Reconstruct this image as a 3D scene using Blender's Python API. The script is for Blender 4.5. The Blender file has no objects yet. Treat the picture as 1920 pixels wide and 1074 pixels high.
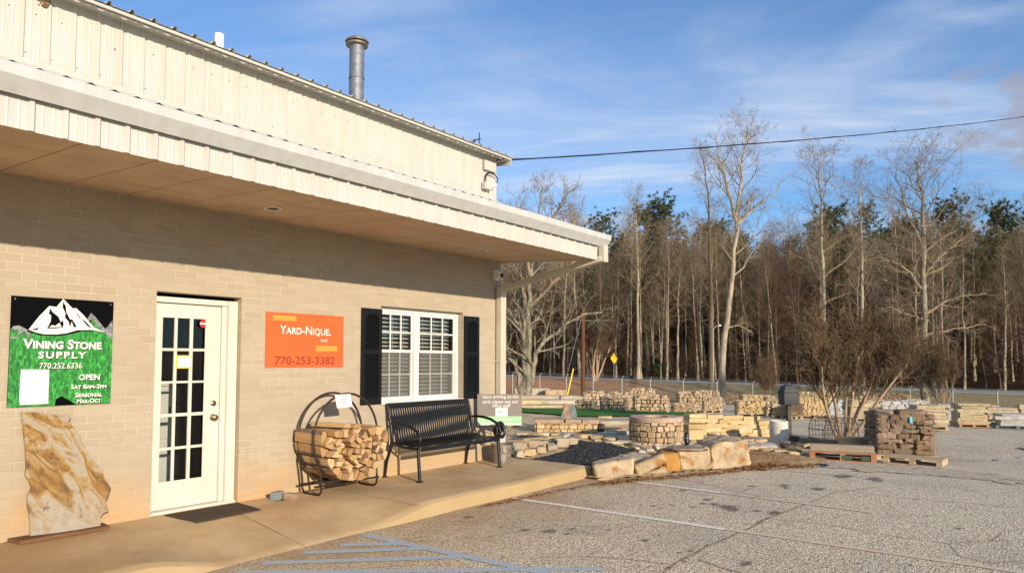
import bpy, bmesh, math, random
import numpy as np
from mathutils import Vector, Matrix, noise

C = bpy.context.scene.collection
R = math.radians
scene = bpy.context.scene

# ------------------------------------------------------------------ camera
F = 1300.0; CX = 960.0; CY = 606.0            # focal length and principal point of the 1920 x 1074 photograph
PITCH = math.atan((680.0 - CY) / F)           # horizon row 680
_v = CY - 680.0
YAW = math.atan2(1970.0 - CX, F * math.cos(PITCH) - _v * math.sin(PITCH))   # facade runs 37.8 deg right of the axis
HX, HY = math.cos(YAW), math.sin(YAW)         # horizontal view direction
RX, RY = math.sin(YAW), -math.cos(YAW)        # to the right
EYE = Vector((0.0, -6.72, 1.6))
cam_d = bpy.data.cameras.new('camera'); cam = bpy.data.objects.new('camera', cam_d); C.objects.link(cam)
cam.location = EYE
_f = Vector((HX * math.cos(PITCH), HY * math.cos(PITCH), math.sin(PITCH)))
cam.rotation_euler = _f.to_track_quat('-Z', 'Y').to_euler()
cam_d.sensor_width = 36.0; cam_d.lens = F / 1920.0 * 36.0
cam_d.shift_y = (CY - 537.0) / 1920.0
cam_d.clip_end = 3000.0
scene.camera = cam

# ------------------------------------------------------------------ sun, sky, exposure
SUN = Vector((-0.40, -1.0, 0.285)).normalized()
SUN_EL = math.asin(SUN.z)
sun_d = bpy.data.lights.new('sun', 'SUN'); sun = bpy.data.objects.new('sun', sun_d); C.objects.link(sun)
sun_d.energy = 4.6; sun_d.angle = R(0.55); sun_d.color = (1.0, 0.86, 0.68)
sun.rotation_euler = (-SUN).to_track_quat('-Z', 'Y').to_euler()
sun.location = (-10, -30, 20)
scene.view_settings.view_transform = 'Standard'
scene.view_settings.look = 'None'
scene.view_settings.exposure = 0.35
scene.view_settings.gamma = 1.0

world = bpy.data.worlds.new('World'); scene.world = world; world.use_nodes = True
wt = world.node_tree; wt.nodes.clear()
def wn(t, **kw):
    n = wt.nodes.new(t)
    for k, v in kw.items(): setattr(n, k, v)
    return n
def wl(a, b): wt.links.new(a, b)
sky = wn('ShaderNodeTexSky', sky_type='NISHITA', sun_disc=False)
sky.sun_elevation = SUN_EL
sky.sun_rotation = math.atan2(SUN.x, SUN.y)
sky.air_density = 1.0; sky.dust_density = 0.3; sky.ozone_density = 2.2
tc = wn('ShaderNodeTexCoord')
sep = wn('ShaderNodeSeparateXYZ'); wl(tc.outputs['Generated'], sep.inputs[0])
def wmath(op, a, b=None, clamp=False):
    n = wn('ShaderNodeMath', operation=op); n.use_clamp = clamp
    for i, v in enumerate((a, b)):
        if v is None: continue
        if isinstance(v, (int, float)): n.inputs[i].default_value = v
        else: wl(v, n.inputs[i])
    return n.outputs[0]
zz = wmath('ADD', wmath('MAXIMUM', sep.outputs[2], 0.0), 0.16)
cu = wmath('DIVIDE', sep.outputs[0], zz); cv = wmath('DIVIDE', sep.outputs[1], zz)
comb = wn('ShaderNodeCombineXYZ'); wl(cu, comb.inputs[0]); wl(cv, comb.inputs[1])
def wcloud(rot, scl, scale, detail, rough, lo, hi, dist=0.0, off=(0, 0, 0)):
    m0 = wn('ShaderNodeMapping'); m0.inputs['Rotation'].default_value = (0, 0, R(rot)); wl(comb.outputs[0], m0.inputs[0])
    mp = wn('ShaderNodeMapping'); mp.inputs['Scale'].default_value = scl
    mp.inputs['Location'].default_value = off
    wl(m0.outputs[0], mp.inputs[0])
    nz = wn('ShaderNodeTexNoise'); nz.inputs['Scale'].default_value = scale; nz.inputs['Detail'].default_value = detail
    nz.inputs['Roughness'].default_value = rough; nz.inputs['Distortion'].default_value = dist
    wl(mp.outputs[0], nz.inputs['Vector'])
    mr = wn('ShaderNodeMapRange'); mr.interpolation_type = 'SMOOTHSTEP'
    mr.inputs[1].default_value = lo; mr.inputs[2].default_value = hi
    wl(nz.outputs['Fac'], mr.inputs[0])
    return mr.outputs[0]
streak = wcloud(58, (0.40, 1.9, 1), 0.85, 7, 0.62, 0.42, 0.66, 0.6, (3.1, 1.7, 0))
veil = wcloud(48, (0.4, 0.9, 1), 0.5, 4, 0.5, 0.36, 0.75, 0.2, (7.3, 2.2, 0))
streak2 = wcloud(40, (0.6, 1.15, 1), 0.95, 6, 0.56, 0.50, 0.76, 0.9, (9.4, 6.3, 0))
fine = wcloud(66, (0.55, 2.2, 1), 2.6, 6, 0.6, 0.35, 0.75, 0.5, (1.1, 5.2, 0))
cirrus = wmath('ADD', wmath('MULTIPLY', wmath('MAXIMUM', streak, wmath('MULTIPLY', streak2, 0.8)), wmath('ADD', wmath('MULTIPLY', fine, 0.62), 0.34)), wmath('MULTIPLY', veil, 0.42), True)
# the low sky is milkier than the zenith
low = wn('ShaderNodeMapRange'); low.inputs[1].default_value = 0.02; low.inputs[2].default_value = 0.42
low.inputs[3].default_value = 0.45; low.inputs[4].default_value = 0.0
wl(sep.outputs[2], low.inputs[0])
cfac = wmath('MINIMUM', wmath('ADD', wmath('MULTIPLY', cirrus, 0.84), wmath('MULTIPLY', low.outputs[0], 0.55)), 0.85)
mixc = wn('ShaderNodeMix', data_type='RGBA')
SKYTINT = wn('ShaderNodeMix', data_type='RGBA', blend_type='MULTIPLY')
SKYTINT.inputs[0].default_value = 1.0
wl(sky.outputs[0], SKYTINT.inputs[6]); SKYTINT.inputs[7].default_value = (0.41, 0.84, 1.22, 1)
wl(SKYTINT.outputs[2], mixc.inputs[6]); mixc.inputs[7].default_value = (4.5, 5.0, 5.9, 1)
wl(cfac, mixc.inputs[0])
# two small grey cumulus scraps low in the east
def dirmask(px, py, rad_in, rad_out):
    u = (px - CX) / F; v = (CY - py) / F
    d = _f + Vector((RX, RY, 0)) * u + Vector((RX, RY, 0)).cross(_f) * v
    d.normalize()
    dp = wn('ShaderNodeVectorMath', operation='DOT_PRODUCT'); dp.inputs[1].default_value = d
    nrm = wn('ShaderNodeVectorMath', operation='NORMALIZE'); wl(tc.outputs['Generated'], nrm.inputs[0]); wl(nrm.outputs[0], dp.inputs[0])
    mr = wn('ShaderNodeMapRange'); mr.interpolation_type = 'SMOOTHSTEP'
    mr.inputs[1].default_value = math.cos(R(rad_out)); mr.inputs[2].default_value = math.cos(R(rad_in))
    wl(dp.outputs['Value'], mr.inputs[0])
    return mr.outputs[0]
puff = wn('ShaderNodeTexNoise'); puff.inputs['Scale'].default_value = 17.0; puff.inputs['Detail'].default_value = 5
pm = wn('ShaderNodeMapping'); pm.inputs['Scale'].default_value = (1, 1, 2.2); wl(tc.outputs['Generated'], pm.inputs[0]); wl(pm.outputs[0], puff.inputs['Vector'])
msk = wmath('MAXIMUM', wmath('MAXIMUM', dirmask(1812, 270, 0.3, 3.2), dirmask(1930, 215, 0.5, 5.5)), wmath('MULTIPLY', dirmask(1850, 140, .5, 4.5), .7))
pf = wn('ShaderNodeMapRange'); pf.interpolation_type = 'SMOOTHSTEP'; pf.inputs[1].default_value = 1.10; pf.inputs[2].default_value = 1.36
wl(wmath('ADD', wmath('MULTIPLY', msk, 0.36), wmath('MULTIPLY', puff.outputs['Fac'], 1.6)), pf.inputs[0])
mixp = wn('ShaderNodeMix', data_type='RGBA'); wl(mixc.outputs[2], mixp.inputs[6]); mixp.inputs[7].default_value = (2.35, 2.45, 3.0, 1)
wl(wmath('MULTIPLY', wmath('MULTIPLY', pf.outputs[0], msk), 0.75), mixp.inputs[0])
bg = wn('ShaderNodeBackground'); bg.inputs['Strength'].default_value = 0.125
wl(mixp.outputs[2], bg.inputs['Color'])
wo = wn('ShaderNodeOutputWorld'); wl(bg.outputs[0], wo.inputs['Surface'])

# ------------------------------------------------------------------ measuring helpers (photo pixel -> point on a real plane)
def ray(x, y):
    u = x - CX; v = CY - y
    l = F * math.cos(PITCH) - v * math.sin(PITCH); z = F * math.sin(PITCH) + v * math.cos(PITCH)
    return Vector((u * RX + l * HX, u * RY + l * HY, z)) / F
def atX(x, y, X): d = ray(x, y); return EYE + d * ((X - EYE.x) / d.x)
def atY(x, y, Y=0.0): d = ray(x, y); return EYE + d * ((Y - EYE.y) / d.y)
def atZ(x, y, Z=0.0): d = ray(x, y); return EYE + d * ((Z - EYE.z) / d.z)
def DL(x, y): return x * HX + (y - EYE.y) * HY, x * RX + (y - EYE.y) * RY
def fromDL(D, L): return Vector((D * HX + L * RX, EYE.y + D * HY + L * RY, 0))
GU = [0, 9, 13, 18, 24, 31, 45, 62, 73.6, 84, 92, 100, 130, 190, 280, 1200]
GL = [-60, -40, 0, 3, 5.5, 8, 12, 17, 40, 80, 400]
GZ = [[0]*11, [0]*11,
 [0, 0, 0, 0, -.05, -.12, -.2, -.25, -.4, -.6, -.6],
 [0, 0, 0, -.02, -.2, -.3, -.35, -.4, -.6, -.8, -.8],
 [-.1, -.1, -.1, -.12, -.25, -.36, -.45, -.55, -.8, -1.0, -1.0],
 [-.3, -.3, -.3, -.33, -.4, -.45, -.55, -.7, -1.0, -1.3, -1.3],
 [-.8, -.8, -.8, -.85, -.92, -1.0, -1.1, -1.2, -1.7, -2.0, -2.0],
 [-1.4, -1.4, -1.4, -1.45, -1.52, -1.6, -1.75, -1.9, -2.4, -2.8, -2.8],
 [-1.6, -1.6, -1.65, -1.68, -1.72, -1.78, -1.88, -2.0, -2.5, -3.0, -3.0],
 [1.0, .7, -.1, -.17, -.23, -.3, -.39, -.5, -1.1, -1.9, -3],
 [1.05, .75, -.02, -.09, -.15, -.22, -.31, -.42, -1.0, -1.8, -3],
 [.7, .4, -.3, -.35, -.4, -.5, -.6, -.7, -1.2, -2.0, -3],
 [4.0, 3.6, 3, 3, 3, 3, 2.9, 2.8, 2.4, 2, 2],
 [19, 18, 17, 17, 17, 17, 17, 17, 16, 15, 14],
 [22, 21, 20, 20, 20, 20, 20, 20, 20, 19, 18],
 [12]*11]
def _idx(a, v):
    v = min(max(v, a[0]), a[-1] - 1e-6)
    i = 0
    while a[i + 1] <= v: i += 1
    t = (v - a[i]) / (a[i + 1] - a[i])
    return i, t
def G(x, y):
    D, L = DL(x, y); u = D + 0.47 * L
    i, s = _idx(GU, u); j, t = _idx(GL, L)
    if u > 62: s = s * s * (3 - 2 * s)
    return (GZ[i][j] * (1 - s) + GZ[i + 1][j] * s) * (1 - t) + (GZ[i][j + 1] * (1 - s) + GZ[i + 1][j + 1] * s) * t
def onG(x, y, up=0.0):
    d = ray(x, y); t = 1.0; prev = EYE.copy()
    p = EYE + d * 4
    while t < 400:
        p = EYE + d * t
        if p.z <= G(p.x, p.y) + up: break
        t += 0.05 if t < 60 else 0.25
    return p
def depth(p): return DL(p.x, p.y)[0]

# ------------------------------------------------------------------ object helpers
def link(o): C.objects.link(o); return o
def tag(o, label=None, cat=None, group=None, kind=None):
    if label: o['label'] = label
    if cat: o['category'] = cat
    if group: o['group'] = group
    if kind: o['kind'] = kind
    return o
def thing(name, label, cat, loc=(0, 0, 0), rz=0.0, group=None):
    o = bpy.data.objects.new(name, None); o.empty_display_size = 0.1
    o.location = loc; o.rotation_euler = (0, 0, rz); link(o)
    return tag(o, label, cat, group)
def dup(root, loc, rz=0.0, scale=None, label=None, group=None):
    def cp(o, par):
        c = o.copy(); C.objects.link(c)
        if par is not None: c.parent = par
        for ch in o.children: cp(ch, c)
        return c
    r = cp(root, None); r.location = loc; r.rotation_euler = (0, 0, rz)
    if scale is not None: r.scale = scale if hasattr(scale, '__len__') else (scale,) * 3
    if label: r['label'] = label
    if group: r['group'] = group
    return r

class MB:
    """collects simple shapes and links them as one mesh object"""
    def __init__(s): s.v = []; s.f = []; s.mi = []; s.t = []; s.cur = 0; s.tint = 0.0
    def add(s, vs, fs):
        b = len(s.v); s.v += [tuple(p) for p in vs]; s.t += [s.tint] * len(vs)
        s.f += [tuple(b + i for i in q) for q in fs]; s.mi += [s.cur] * len(fs); return s
    def box(s, x0, x1, y0, y1, z0, z1, m=None):
        vs = [Vector((x, y, z)) for x in (x0, x1) for y in (y0, y1) for z in (z0, z1)]
        if m is not None: vs = [m @ v for v in vs]
        return s.add(vs, [(0, 1, 3, 2), (4, 6, 7, 5), (0, 4, 5, 1), (2, 3, 7, 6), (0, 2, 6, 4), (1, 5, 7, 3)])
    def tube(s, pts, rad, n=8, cap=True, closed=False, flat=None):
        pts = [Vector(p) for p in pts]; k = len(pts)
        if not hasattr(rad, '__len__'): rad = [rad] * k
        vs = []; prev = None
        for i, p in enumerate(pts):
            if closed: d = pts[(i + 1) % k] - pts[i - 1]
            else: d = pts[min(i + 1, k - 1)] - pts[max(i - 1, 0)]
            if d.length < 1e-9: d = Vector((0, 0, 1))
            d.normalize()
            if prev is None:
                a = Vector((0, 0, 1)) if abs(d.z) < .9 else Vector((1, 0, 0))
                prev = a.cross(d).normalized()
            prev = (prev - d * prev.dot(d)).normalized(); q = d.cross(prev)
            for j in range(n):
                an = 2 * math.pi * (j + .5) / n
                vs.append(p + (prev * math.cos(an) + q * math.sin(an) * (flat or 1)) * rad[i])
        fs = []
        for i in range(k if closed else k - 1):
            i2 = (i + 1) % k
            for j in range(n):
                j2 = (j + 1) % n
                fs.append((i * n + j, i * n + j2, i2 * n + j2, i2 * n + j))
        if cap and not closed:
            fs.append(tuple(range(n - 1, -1, -1))); fs.append(tuple((k - 1) * n + j for j in range(n)))
        return s.add(vs, fs)
    def lathe(s, prof, c, n=32, a0=0.0, a1=2 * math.pi):
        full = abs(a1 - a0 - 2 * math.pi) < 1e-6
        m = n if full else n + 1
        vs = [Vector((c[0] + r * math.cos(a0 + (a1 - a0) * j / n), c[1] + r * math.sin(a0 + (a1 - a0) * j / n), c[2] + z)) for r, z in prof for j in range(m)]
        fs = []
        for i in range(len(prof) - 1):
            for j in range(n):
                j2 = (j + 1) % m if full else j + 1
                fs.append((i * m + j, i * m + j2, (i + 1) * m + j2, (i + 1) * m + j))
        return s.add(vs, fs)
    def prism(s, poly, fn, d0, d1):
        """poly: 2D outline; fn(a, b, depth) -> point"""
        n = len(poly)
        vs = [fn(a, b, d0) for a, b in poly] + [fn(a, b, d1) for a, b in poly]
        fs = [tuple(range(n - 1, -1, -1)), tuple(range(n, 2 * n))] + [(i, (i + 1) % n, n + (i + 1) % n, n + i) for i in range(n)]
        return s.add(vs, fs)
    def build(s, name, mat, parent=None, bevel=0.0, smooth=None, label=None, tri=False):
        off = Vector((0, 0, 0))
        if parent is not None:
            q = parent
            while q is not None: off += Vector(q.location); q = q.parent
        me = bpy.data.meshes.new(name)
        me.from_pydata([(p[0] - off.x, p[1] - off.y, p[2] - off.z) for p in s.v], [], s.f)
        for m in (mat if isinstance(mat, (list, tuple)) else [mat]): me.materials.append(m)
        if s.cur or any(s.mi): me.polygons.foreach_set('material_index', s.mi)
        if any(s.t):
            at = me.attributes.new('tint', 'FLOAT', 'POINT'); at.data.foreach_set('value', s.t)
        bm = bmesh.new(); bm.from_mesh(me)
        if len(bm.faces) < 60000: bmesh.ops.recalc_face_normals(bm, faces=bm.faces)
        if bevel > 0:
            eds = [e for e in bm.edges if len(e.link_faces) == 2 and e.calc_face_angle(0) > R(35)]
            bmesh.ops.bevel(bm, geom=eds, offset=bevel, segments=2, profile=.6, affect='EDGES', clamp_overlap=True)
        if tri: bmesh.ops.triangulate(bm, faces=[f for f in bm.faces if len(f.verts) > 4])
        bm.to_mesh(me); bm.free()
        if smooth:
            me.shade_smooth(); me.set_sharp_from_angle(angle=R(smooth))
        o = bpy.data.objects.new(name, me); link(o)
        if parent is not None: o.parent = parent
        if label: o['label'] = label
        return o
def structure(o): o['kind'] = 'structure'; return o
def fbm(x, y, z=0.0, sc=1.0, oct=4): return noise.fractal(Vector((x * sc, y * sc, z * sc)), 1.0, 2.0, oct)
def chunk(mb, c, s, rz=0.0, seed=0, tilt=(0, 0), tint=None, rough=.3):
    """an angular broken stone: hull of a block with knocked-off corners"""
    rg = random.Random(seed * 104729 + 7); bm = bmesh.new()
    for sx in (-1, 1):
        for sy in (-1, 1):
            for sz in (-1, 1):
                k = [1 - rg.random() ** 1.5 * rough * 1.5 for _ in range(3)]
                bm.verts.new((sx * k[0], sy * k[1], sz * k[2]))
                if rg.random() < .55:
                    i = rg.randrange(3); k2 = [1.0, 1.0, 1.0]; k2[i] = 1 - rg.uniform(.3, .8); bm.verts.new((sx * k[0] * k2[0], sy * (1 - rg.random() * rough * .5) * k2[1], sz * (1 - rg.random() * rough * .5) * k2[2]))
    for ax in range(3):
        for sg in (-1, 1):
            p = [rg.uniform(-.6, .6) for _ in range(3)]; p[ax] = sg * rg.uniform(.92, 1.1); bm.verts.new(p)
    r = bmesh.ops.convex_hull(bm, input=bm.verts)
    bmesh.ops.delete(bm, geom=[g for g in r['geom_interior'] if isinstance(g, bmesh.types.BMVert)], context='VERTS')
    bm.verts.ensure_lookup_table(); bm.verts.index_update()
    m_ = Matrix.Rotation(rz, 3, 'Z') @ Matrix.Rotation(tilt[0], 3, 'X') @ Matrix.Rotation(tilt[1], 3, 'Y'); c = Vector(c)
    vs = [m_ @ Vector((v.co.x * s[0] / 2, v.co.y * s[1] / 2, v.co.z * s[2] / 2)) + c for v in bm.verts]; fs = [tuple(v.index for v in f.verts) for f in bm.faces]; bm.free()
    t0 = mb.tint; mb.tint = rg.uniform(.02, 1) if tint is None else tint; mb.add(vs, fs); mb.tint = t0
    return mb
def rock(mb, c, s, rz=0.0, seed=0, box=0.75, amp=0.08, cuts=3, tilt=(0, 0), tint=None, fine=0.0):
    """a rough block: subdivided cube pulled toward an ellipsoid, with broken faces"""
    if amp >= .045 and cuts <= 4 and box < .93: return chunk(mb, c, s, rz, seed, tilt, tint, .16 + (.9 - box) * .9)
    rg = random.Random(seed * 7919 + 13)
    n = cuts + 1
    ids = {}; vs = []; fs = []
    def vid(p):
        k = (round(p[0], 4), round(p[1], 4), round(p[2], 4))
        if k not in ids: ids[k] = len(vs); vs.append(p)
        return ids[k]
    for ax in range(3):
        for sg in (-1, 1):
            for i in range(n):
                for j in range(n):
                    q = []
                    for a, b in ((i, j), (i + 1, j), (i + 1, j + 1), (i, j + 1)):
                        p = [0, 0, 0]; p[ax] = sg; p[(ax + 1) % 3] = -1 + 2 * a / n; p[(ax + 2) % 3] = -1 + 2 * b / n
                        q.append(vid(tuple(p)))
                    fs.append(q if sg > 0 else q[::-1])
    o = Vector((rg.uniform(-99, 99), rg.uniform(-99, 99), rg.uniform(-99, 99)))
    m = Matrix.Rotation(rz, 3, 'Z') @ Matrix.Rotation(tilt[0], 3, 'X') @ Matrix.Rotation(tilt[1], 3, 'Y')
    shear = [rg.uniform(-.12, .12) for _ in range(4)]
    out = []
    for p in vs:
        v = Vector(p); d = v.normalized()
        e = v * box + d * 1.12 * (1 - box)
        w = noise.noise_vector(d * 1.3 + o) * amp + noise.noise_vector(d * 3.1 + o) * amp * .5
        if fine: w += noise.noise_vector(d * 8 + o) * fine
        e = e + w
        e.x *= 1 + shear[0] * e.y; e.y *= 1 + shear[1] * e.x; e.z *= 1 + shear[2] * e.x * .6
        e = Vector((e.x * s[0] / 2, e.y * s[1] / 2, e.z * s[2] / 2))
        out.append(m @ e + Vector(c))
    t0 = mb.tint; mb.tint = rg.uniform(0.02, 1) if tint is None else tint
    mb.add(out, fs); mb.tint = t0
    return mb
# ------------------------------------------------------------------ materials
class NT:
    def __init__(s, name):
        s.m = bpy.data.materials.new(name); s.m.use_nodes = True
        s.t = s.m.node_tree; s.b = s.t.nodes['Principled BSDF']
        s.tc = s.t.nodes.new('ShaderNodeTexCoord')
    def n(s, t, ins=None, **kw):
        n = s.t.nodes.new(t)
        for k, v in kw.items(): setattr(n, k, v)
        for k, v in (ins or {}).items(): s.put(n.inputs[k], v)
        return n
    def put(s, sock, v):
        if hasattr(v, 'is_output'): s.t.links.new(v, sock)
        elif isinstance(v, tuple) and len(v) == 3 and sock.type == 'RGBA': sock.default_value = (*v, 1)
        else: sock.default_value = v
    def P(s, k, v): s.put(s.b.inputs[k], v); return s
    def co(s, kind='Object', scale=(1, 1, 1), rot=(0, 0, 0), loc=(0, 0, 0)):
        return s.n('ShaderNodeMapping', {0: s.tc.outputs[kind], 'Scale': scale, 'Rotation': rot, 'Location': loc}).outputs[0]
    def noise(s, scale, detail=4, rough=.55, vec=None, dist=0.0):
        return s.n('ShaderNodeTexNoise', {'Vector': vec or s.tc.outputs['Object'], 'Scale': scale, 'Detail': detail, 'Roughness': rough, 'Distortion': dist}).outputs['Fac']
    def vor(s, scale, feature='F1', vec=None, out='Distance', rnd=1.0):
        return s.n('ShaderNodeTexVoronoi', {'Vector': vec or s.tc.outputs['Object'], 'Scale': scale, 'Randomness': rnd}, feature=feature).outputs[out]
    def rng(s, v, a, b, c=0.0, d=1.0, smooth=True):
        n = s.n('ShaderNodeMapRange', {0: v, 1: a, 2: b, 3: c, 4: d}); n.interpolation_type = 'SMOOTHSTEP' if smooth else 'LINEAR'
        return n.outputs[0]
    def math(s, op, a, b=0.0, clamp=False):
        n = s.n('ShaderNodeMath', {0: a, 1: b}, operation=op); n.use_clamp = clamp; return n.outputs[0]
    def mix(s, f, a, b, mode='MIX'):
        return s.n('ShaderNodeMix', {0: f, 6: a, 7: b}, data_type='RGBA', blend_type=mode).outputs[2]
    def ramp(s, f, stops):
        n = s.n('ShaderNodeValToRGB', {0: f}); e = n.color_ramp.elements
        while len(e) < len(stops): e.new(.5)
        for el, (p, c) in zip(e, stops): el.position = p; el.color = (*c, 1)
        return n.outputs[0]
    def bump(s, h, strength=.3, dist=.01, normal=None):
        n = s.n('ShaderNodeBump', {'Height': h, 'Strength': strength, 'Distance': dist})
        if normal: s.put(n.inputs['Normal'], normal)
        s.P('Normal', n.outputs[0]); return n.outputs[0]
    def rand(s):
        a = s.n('ShaderNodeAttribute', attribute_name='tint').outputs['Fac']
        r = s.n('ShaderNodeObjectInfo').outputs['Random']
        return s.math('FRACT', s.math('ADD', a, s.math('MULTIPLY', r, s.math('LESS_THAN', a, .001))))
    def xyz(s, v=None):
        n = s.n('ShaderNodeSeparateXYZ', {0: v or s.tc.outputs['Object']}); return n.outputs

def simple(name, col, rough=.6, col2=None, nscale=8, bump=0, bscale=60, metal=0.0, spec=.4, bdist=.004):
    t = NT(name); t.P('Roughness', rough); t.P('Metallic', metal); t.P('Specular IOR Level', spec)
    if col2: t.P('Base Color', t.mix(t.rng(t.noise(nscale, 5), .35, .65), col, col2))
    else: t.P('Base Color', col)
    if bump: t.bump(t.noise(bscale, 4), bump, bdist)
    return t.m
m = {}

# painted brick of the store front
t = NT('painted_brick')
o = t.xyz(); uu = t.math('ADD', o[0], o[1])
vec = t.n('ShaderNodeCombineXYZ', {0: uu, 1: o[2]}).outputs[0]
bk = t.n('ShaderNodeTexBrick', {'Vector': vec, 'Color1': (0, 0, 0), 'Color2': (1, 1, 1), 'Mortar': (.5, .5, .5), 'Scale': 1.0, 'Mortar Size': .0065, 'Mortar Smooth': .35, 'Bias': 0.0, 'Brick Width': .213, 'Row Height': .0715})
bk.offset = .5
var = t.n('ShaderNodeSeparateColor', {0: bk.outputs['Color']}).outputs[0]
base = t.mix(var, (.375, .305, .215), (.425, .35, .25))
base = t.mix(t.rng(t.noise(1.1, 5, .6), .3, .7, 0, .3), base, (0.334, 0.277, 0.205))
base = t.mix(t.math('MULTIPLY', bk.outputs['Fac'], t.rng(t.noise(2.3, 3, vec=vec), .38, .62, .15, .85)), base, (.49, .415, .31))
grime = t.math('MULTIPLY', t.rng(o[2], .16, .75, 1, 0), t.rng(t.noise(3.0, 5, .65), .25, .75, .15, .95))
base = t.mix(grime, base, (.50, .30, .13))
base = t.mix(t.rng(t.noise(7.0, 6, .7), .66, .78, 0, .35), base, (.40, .31, .19))
t.P('Base Color', base); t.P('Roughness', .75); t.P('Specular IOR Level', .25)
hh = t.math('ADD', t.math('MULTIPLY', bk.outputs['Fac'], -1.0), t.math('MULTIPLY', t.noise(90, 4), .35))
base = t.mix(t.rng(t.noise(2.2, 6, .7, t.n('ShaderNodeMapping', {0: vec, 'Scale': (3.5, .5, 1)}).outputs[0]), .60, .74, 0, .4), t.b.inputs['Base Color'].links[0].from_socket, (.33, .24, .14)); t.P('Base Color', base)
t.bump(hh, .6, .005); m['brick'] = t.m

def painted_metal(name, c1, c2, rust=0.0, rough=.45):
    t = NT(name); o = t.xyz()
    v = t.co('Object', (9, 9, 1.2))
    base = t.mix(t.rng(t.noise(1.0, 5, .6, v), .3, .75), c1, c2)
    base = t.mix(t.rng(t.noise(.9, 4), .45, .75, 0, .35), base, tuple(x * .82 for x in c1))
    if rust: base = t.mix(t.rng(t.noise(5.0, 6, .7, t.co('Object', (3, 3, 1))), .72 - rust, .80 - rust, 0, .75), base, (.30, .13, .045))
    t.P('Base Color', base); t.P('Roughness', rough); t.P('Specular IOR Level', .35)
    t.bump(t.noise(6, 3, vec=t.co('Object', (1, 1, .3))), .12, .02); return t.m
m['panel'] = painted_metal('cream_metal_panel', (0.502, 0.483, 0.426), (0.464, 0.441, 0.380))
m['fascia'] = painted_metal('white_fascia_panel', (0.509, 0.494, 0.445), (0.464, 0.445, 0.388))
m['gutter'] = painted_metal('chalky_white_gutter', (0.517, 0.513, 0.486), (0.448, 0.441, 0.407), .03, .5)
m['roof'] = painted_metal('weathered_roof_metal', (.56, .53, .46), (.44, .40, .33), .07)
m['rust'] = simple('rusty_gap', (.48, .15, .07), .9, (.07, .04, .03), 12)
m['downspout'] = simple('cream_downspout', (0.532, 0.486, 0.380), .5, (0.486, 0.433, 0.327), 4)
# ceiling tiles under the porch
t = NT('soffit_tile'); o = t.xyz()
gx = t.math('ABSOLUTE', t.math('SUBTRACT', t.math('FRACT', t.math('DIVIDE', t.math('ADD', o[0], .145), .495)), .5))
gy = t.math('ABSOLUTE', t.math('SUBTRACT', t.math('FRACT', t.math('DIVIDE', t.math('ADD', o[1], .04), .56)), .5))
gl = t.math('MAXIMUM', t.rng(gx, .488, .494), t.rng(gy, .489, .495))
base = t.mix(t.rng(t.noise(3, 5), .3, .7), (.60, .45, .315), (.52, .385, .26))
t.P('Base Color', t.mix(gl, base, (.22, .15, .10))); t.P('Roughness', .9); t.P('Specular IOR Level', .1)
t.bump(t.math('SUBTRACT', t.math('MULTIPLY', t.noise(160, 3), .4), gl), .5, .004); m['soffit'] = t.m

# concrete walk with warm dirt stains
t = NT('stained_concrete'); o = t.xyz()
base = t.mix(t.rng(t.noise(1.6, 6, .6), .3, .7), (.60, .435, .25), (.46, .315, .16))
base = t.mix(t.rng(t.noise(.7, 4, .6), .45, .7, 0, .55), base, (.36, .215, .09))
base = t.mix(t.rng(t.noise(26, 4, .7), .62, .75, 0, .35), base, (.24, .17, .10))
base = t.mix(t.rng(t.vor(240), .0, .35, .25, 0), base, (.50, .42, .31))
base = t.mix(t.rng(o[1], -1.545, -1.575, 0, .75), base, (.37, .265, .13))
t.P('Base Color', base); t.P('Roughness', .85); t.P('Specular IOR Level', .2)
t.bump(t.math('ADD', t.noise(45, 5, .6), t.math('MULTIPLY', t.noise(7, 4), .8)), .35, .006); m['concrete'] = t.m

# parking lot: worn asphalt with pale aggregate, dirt toward the kerb
t = NT('worn_asphalt'); o = t.xyz()
cell = t.n('ShaderNodeTexVoronoi', {'Vector': t.tc.outputs['Object'], 'Scale': 64.0}, feature='F1')
tone = t.n('ShaderNodeSeparateColor', {0: cell.outputs['Color']}).outputs[0]
base = t.ramp(tone, [(0, (.36, .28, .185)), (.4, (.68, .54, .365)), (.8, (.86, .70, .49)), (1, (.96, .83, .62))])
base = t.mix(t.rng(cell.outputs['Distance'], .45, .75, 0, .6), base, (.20, .165, .125))
big = t.noise(.45, 5, .6)
base = t.mix(t.rng(big, .48, .70, 0, .45), base, (.33, .295, .24))
base = t.mix(t.rng(t.noise(.9, 6, .65, t.co('Object', loc=(9, 4, 0))), .52, .75, 0, .4), base, (.54, .43, .29))
base = t.mix(t.rng(t.noise(2.6, 5, .6, t.co('Object', (1, .35, 1), (0, 0, .5))), .62, .74, 0, .4), base, (.23, .19, .145))
dirt = t.math('MULTIPLY', t.rng(o[1], -3.4, -1.6, 0, 1), t.rng(t.noise(1.4, 5, .65), .2, .75, .1, .8))
base = t.mix(dirt, base, (.38, .24, .115))
t.P('Base Color', base); t.P('Roughness', .9); t.P('Specular IOR Level', .2)
t.bump(t.math('ADD', t.math('MULTIPLY', t.math('SUBTRACT', 1, cell.outputs['Distance']), .8), t.math('MULTIPLY', t.noise(30, 4), 1.0)), .75, .011); m['asphalt'] = t.m

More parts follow.
